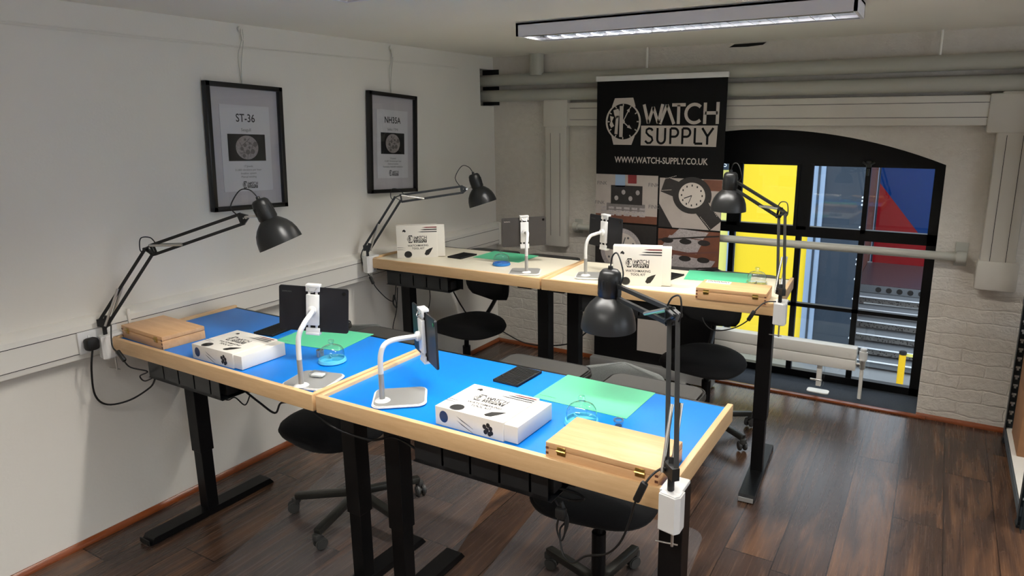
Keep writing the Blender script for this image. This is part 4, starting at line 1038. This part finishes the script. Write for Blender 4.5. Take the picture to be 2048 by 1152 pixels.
# D
S = (-.885, 3.35, 1.315)
lamp((-.533, 2.925, Z2), (-.585, 3.10, 1.292), (-.85, 3.34, 1.385), S, Vector((-.03, .02, -1)),
     'black swing arm lamp clamped to the window-side corner of the cream desk', (at(1509, 622, y=2.88), at(1496, 641, y=2.88)),
     [at(1552, 603, y=2.9), at(1530, 605, y=2.9), at(1512, 620, y=2.88), at(1494, 642, y=2.88), at(1465, 657, y=2.9), at(1430, 661, y=2.93), at(1412, 650, y=2.95), at(1405, 635, y=2.96)], Z2)

# ------------------------------------------------------------------ chairs
def chair(loc, phase, face, seatc, backc, zs, label, seatmat, backmat, metal, zb=(.5, .75), gas='chair_metal'):
    t = thing('task_chair', label, 'chair', (loc[0], loc[1], .004), 0, 'wheeled task chairs behind the desks')
    sx, sy = seatc[0]-loc[0], seatc[1]-loc[1]; bx, by = backc[0]-loc[0], backc[1]-loc[1]
    m = MB(); m.cyl((0, 0, .075), (0, 0, .14), .03, .026, seg=20)
    for k in range(5):
        a = phase+k*2*PI/5; c_, s_ = math.cos(a), math.sin(a)
        m.bar((.0, .0, .105), (.285*c_, .285*s_, .075), .034, .03, bev=.006)
    m.build('star_base', metal, t)
    for k in range(5):
        a = phase+k*2*PI/5; c_, s_ = .285*math.cos(a), .285*math.sin(a)
        m = MB(); b_ = a+1.1+k; w = Vector((math.cos(b_), math.sin(b_), 0)); p = Vector((c_, s_, .026))+Vector((-w.y, w.x, 0))*.012
        m.cyl(p-w*.022, p-w*.006, .025, seg=20, bev=.004); m.cyl(p+w*.006, p+w*.022, .025, seg=20, bev=.004); m.cyl(p-w*.01, p+w*.01, .008, seg=10); m.box((c_, s_, .055), (.03, .03, .03), .006)
        m.build('caster', 'chair_plastic', t)
    m = MB(); m.cyl((0, 0, .12), (0, 0, .30), .025, seg=20); m.cyl((0, 0, .30), (sx*.3, sy*.3, zs-.03), .015, seg=16); m.build('gas_column', 'black_steel', t)
    fx, fy = math.cos(face), math.sin(face)       # direction the sitter faces
    Ms = Matrix.Translation((sx, sy, zs)) @ Matrix.Rotation(face+PI/2, 4, 'Z')   # local -y = front
    b = bmesh.new(); n = 40; rings = []
    for z, k in ((-.038, .0), (-.04, .45), (-.038, .78), (-.022, .97), (-.006, 1.0), (.010, .965), (.02, .88), (.024, .7), (.018, .4), (.014, 0)):
        ring = []
        for i in range(n):
            a = 2*PI*i/n; e = 2.6; cx_ = abs(math.cos(a))**(2/e)*math.copysign(1, math.cos(a)); sy_ = abs(math.sin(a))**(2/e)*math.copysign(1, math.sin(a))
            x = .225*k*cx_; y = .205*k*sy_
            dz = -.03*(x/.225)**2*(1 if k > .1 else 0)-.02*max(0, -y/.205)**2
            ring.append(b.verts.new((x, y, z+dz)))
        rings.append(ring)
    for A, B in zip(rings, rings[1:]):
        for i in range(n): b.faces.new((A[i], A[(i+1) % n], B[(i+1) % n], B[i]))
    bmesh.ops.remove_doubles(b, verts=b.verts, dist=1e-5); bmesh.ops.recalc_face_normals(b, faces=b.faces)
    m = MB(); m._add(b, Ms); m.build('seat', seatmat, t, ang=1.2)
    m = MB(Ms); m.box((0, .02, -.055), (.16, .2, .03), .006); m.build('seat_mechanism', 'black_steel', t)
    # back: curved cushion, facing the sitter's front
    z0, z1 = zb; b = bmesh.new(); hw = .20; nu, nv = 17, 11; front = []; back = []
    for j in range(nv+1):
        v = j/nv; rf = []; rb = []
        for i in range(nu+1):
            u = -1+2*i/nu; e = 3.2
            lim = (1-abs(2*v-1)**e)**(1/e); x = u*hw*max(lim, .02); cur = .06*(u*max(lim, .02))**2
            edge = max(0, 1-abs(u)**6)*max(0, 1-abs(2*v-1)**6); th = .004+.022*edge**.5
            z = z0+(z1-z0)*v
            rf.append(b.verts.new((x, -cur-th, z))); rb.append(b.verts.new((x, -cur+th, z)))
        front.append(rf); back.append(rb)
    for G_ in (front, back):
        for j in range(nv):
            for i in range(nu): b.faces.new((G_[j][i], G_[j][i+1], G_[j+1][i+1], G_[j+1][i]))
    loopf = front[0]+[r[-1] for r in front[1:]]+front[-1][-2::-1]+[r[0] for r in front[-2:0:-1]]
    loopb = back[0]+[r[-1] for r in back[1:]]+back[-1][-2::-1]+[r[0] for r in back[-2:0:-1]]
    for i in range(len(loopf)): b.faces.new((loopf[i], loopf[(i+1) % len(loopf)], loopb[(i+1) % len(loopf)], loopb[i]))
    bmesh.ops.recalc_face_normals(b, faces=b.faces)
    Mk = Matrix.Translation((bx, by, 0)) @ Matrix.Rotation(face+PI/2, 4, 'Z')
    m = MB(); m._add(b, Mk); m.build('backrest', backmat, t, ang=1.2)
    bk = Vector((bx, by, 0)); se = Vector((sx, sy, 0)); dr = (bk-se).normalized()
    m = MB(); m.tube([se+dr*.08+Vector((0, 0, zs-.05)), se+dr*.26+Vector((0, 0, zs-.045)), bk+dr*.05+Vector((0, 0, zs+.03)), bk+dr*.045+Vector((0, 0, z0+.05)), bk+dr*.03+Vector((0, 0, z0+.12))], .014, 12, 6)
    m.build('back_support', 'black_steel', t)
    return t
R_ = math.radians
chair((-2.08, 1.97), R_(279), R_(-100), (-2.12, 1.90), (-2.24, 2.31), .47, 'grey wheeled chair tucked under the left blue desk', 'fabric_black', 'fabric_grey', 'chair_metal', (.50, .757))
chair((-.90, 1.94), R_(85), R_(-82), (-.92, 1.96), (-1.0, 2.37), .47, 'grey wheeled chair tucked under the front right blue desk', 'fabric_black', 'fabric_grey', 'chair_metal', (.48, .768))
chair((-2.50, 3.36), R_(300), R_(-100), (-2.46, 3.34), (-2.56, 3.76), .47, 'black wheeled chair tucked under the far left cream desk', 'fabric_black', 'fabric_black', 'chair_metal', (.50, .85))
chair((-1.0, 3.52), R_(331), R_(-100), (-1.02, 3.50), (-1.08, 3.88), .44, 'black wheeled chair tucked under the window-side cream desk', 'fabric_black', 'fabric_black', 'chair_metal', (.505, .85))
# clear floor mats
def floormat(P, label):
    c_ = sum((Vector((x, y, 0)) for x, y in P), Vector())/4
    t = thing('chair_mat', label, 'mat', (c_.x, c_.y, 0), 0, 'clear plastic chair mats')
    e = Vector((P[1][0]-P[0][0], P[1][1]-P[0][1])); f_ = Vector((P[3][0]-P[0][0], P[3][1]-P[0][1])); a = math.atan2(e.y, e.x)
    m = MB(Matrix.Rotation(a, 4, 'Z')); m.prism(rrect(e.length, f_.length, .07, 8), .0006, .003); m.build('mat_sheet', 'mat_plastic', t, smooth=False)
floormat([(-2.24, 1.30), (-1.40, 1.52), (-1.72, 2.60), (-2.56, 2.36)], 'clear plastic chair mat under the chair of the left blue desk')
floormat([(-1.34, 1.52), (-.62, 1.60), (-.70, 2.62), (-1.40, 2.50)], 'clear plastic chair mat under the chair of the front right desk')

# ------------------------------------------------------------------ loose cables
def cable(pts, r, label, extra=None):
    m = MB(); P = [Vector(p) for p in pts]; o = Vector(P[0]); m.T = Matrix.Translation(-o); m.tube(P, r, 8, 6)
    if extra: m.bar(extra[0], extra[1], .014, .012, bev=.003)
    ob = m.build('power_cable', 'rubber'); ob.location = o; tag(ob, label, 'cable', 'black cables under the desks'); return ob
cable([at(430, 790, y=1.47), at(455, 800, y=1.5), at(470, 795, y=1.5), at(490, 810, y=1.5), at(500, 790, y=1.52)], .0025, 'short looped black cable hanging from the tray of the left blue desk')
cable([at(490, 782, y=1.5), at(520, 806, y=1.5), at(550, 826, y=1.5), at(562, 806, y=1.52), at(590, 806, y=1.55)], .0038, 'thick black cable drooping below the left blue desk near its right leg')
cable([at(628, 824, y=1.42), at(660, 850, y=1.44), at(700, 868, y=1.46), at(745, 880, y=1.46), at(790, 875, y=1.48), at(838, 902, y=1.45)], .0038, 'black cable swagged across the two middle legs of the blue desks')
cable([at(1095, 985, y=1.47), at(1140, 1000, y=1.5), at(1168, 998, y=1.5), at(1150, 985, y=1.5), at(1110, 975, y=1.48)], .0036, 'black cable loop sticking out of the tray of the front right desk')
cable([at(795, 575, y=2.95), at(793, 620, y=2.95), at(786, 660, y=2.97), at(800, 690, y=2.98)], .0026, 'black cable falling beside the left leg of the far left cream desk')
cable([at(858, 570, y=3.0), at(860, 600, y=3.02), at(852, 640, y=3.05)], .0026, 'thin black cable hanging straight from the far left cream desk')
cable([at(905, 580, y=2.96), at(925, 615, y=3.2), at(940, 630, y=3.55), at(1000, 660, y=3.9), at(1040, 682, y=4.0), at(1080, 691, y=3.4), at(1140, 687, y=3.3), at(1172, 665, y=3.3), at(1200, 640, y=3.2)], .0042, 'long black cable swagged from the far left desk past the middle legs')
for px, py, y, lb in ((788, 590, 2.9, 'bundle of black cable tied under the far left cream desk'),):
    o = at(px, py, y=y); m = MB()
    for k in range(4): m.tube([(.004*k-.006, 0, 0), (.012-.004*k, .004*k, -.04), (.01, .003*k, -.075), (-.012+.002*k, 0, -.05), (.004*k-.006, 0, 0)], .0024, 8, 6)
    ob = m.build('cable_bundle', 'rubber'); ob.location = o; tag(ob, lb, 'cable')
o = at(1122, 1060, y=1.42); m = MB()
for k in range(3): m.tube([(0, .003*k, .08), (.012+.003*k, .003*k, .03), (.010, 0, -.01), (0, 0, -.03), (-.012-.002*k, .003*k, 0), (-.004, .003*k, .05), (0, .003*k, .08)], .0026, 8, 6)
m.box((0, 0, .05), (.03, .02, .03), .006); ob = m.build('cable_bundle', 'rubber'); ob.location = o; tag(ob, 'tied loop of black lamp flex hanging below the front right desk', 'cable')

# ------------------------------------------------------------------ racking at the right edge
rk = thing('storage_rack', 'dark metal racking with white shelf boards at the right edge', 'shelving', (.44, 3.30, 0))
def upright(x, y):
    m = MB(); m.box((x, y, 1.0), (.042, .003, 2.0)); m.box((x-.0195, y-.02, 1.0), (.003, .04, 2.0)); u_ = m.build('upright', 'rack_dark', rk, smooth=False)
    m = MB()
    for k in range(38):
        z = .12+k*.05; m.box((x, y-.0022, z), (.020, .0015, .011)); m.box((x, y-.0022, z-.010), (.010, .0015, .014))
    m.build('keyhole_slots', 'slot_white', u_, smooth=False)
    MB().box((x, y-.015, .008), (.05, .05, .016), .004).build('foot_cap', 'rubber', u_)
for x, y in ((.012, .90), (.012, .0), (.40, .90), (.40, 0)): upright(x, y)
for z in (.075, .80, 1.55):
    m = MB(); m.box((-.006, .45, z-.015), (.004, .9, .045)); m.box((.41, .45, z-.015), (.004, .9, .045)); m.box((.2, 0, z-.015), (.42, .004, .045)); m.box((.2, .9, z-.015), (.42, .004, .045)); m.build('shelf_beam', 'rack_blue', rk, smooth=False)
    MB().box((.2, .45, z), (.40, .88, .012)).build('shelf_board', 'white_card', rk, smooth=False)
for (x, y, z, dx, dy, dz, lb) in ((.70, 3.98, .082, .44, .30, .30, 'cardboard box on the bottom shelf, under the other'), (.70, 3.98, .383, .44, .30, .24, 'cardboard box stacked on top of another, bottom shelf')):
    t = thing('cardboard_box', lb, 'box', (x-.02, y, z), 0, 'cardboard boxes on the rack')
    MB().box((0, 0, dz/2), (dx, dy, dz), .003).build('carton_body', 'cardboard', t); MB().box((0, 0, dz+.0005), (.05, dy, .001)).build('packing_tape', 'print_beige', t, smooth=False)
rk2 = thing('storage_rack', 'dark metal racking nearest the camera at the right edge', 'shelving', (.50, 2.36, 0))
for x, y in ((-.05+.012, .90), (.34, .90), (.34, .0)):
    m = MB(); m.box((x, y, 1.0), (.042, .003, 2.0)); m.box((x-.0195, y-.02, 1.0), (.003, .04, 2.0)); m.build('upright', 'rack_dark', rk2, smooth=False)

# ------------------------------------------------------------------ colour management
sc = bpy.context.scene
sc.view_settings.view_transform = 'Standard'; sc.view_settings.look = 'None'
sc.view_settings.exposure = .14; sc.view_settings.gamma = 1; sc.view_settings.use_curve_mapping = False
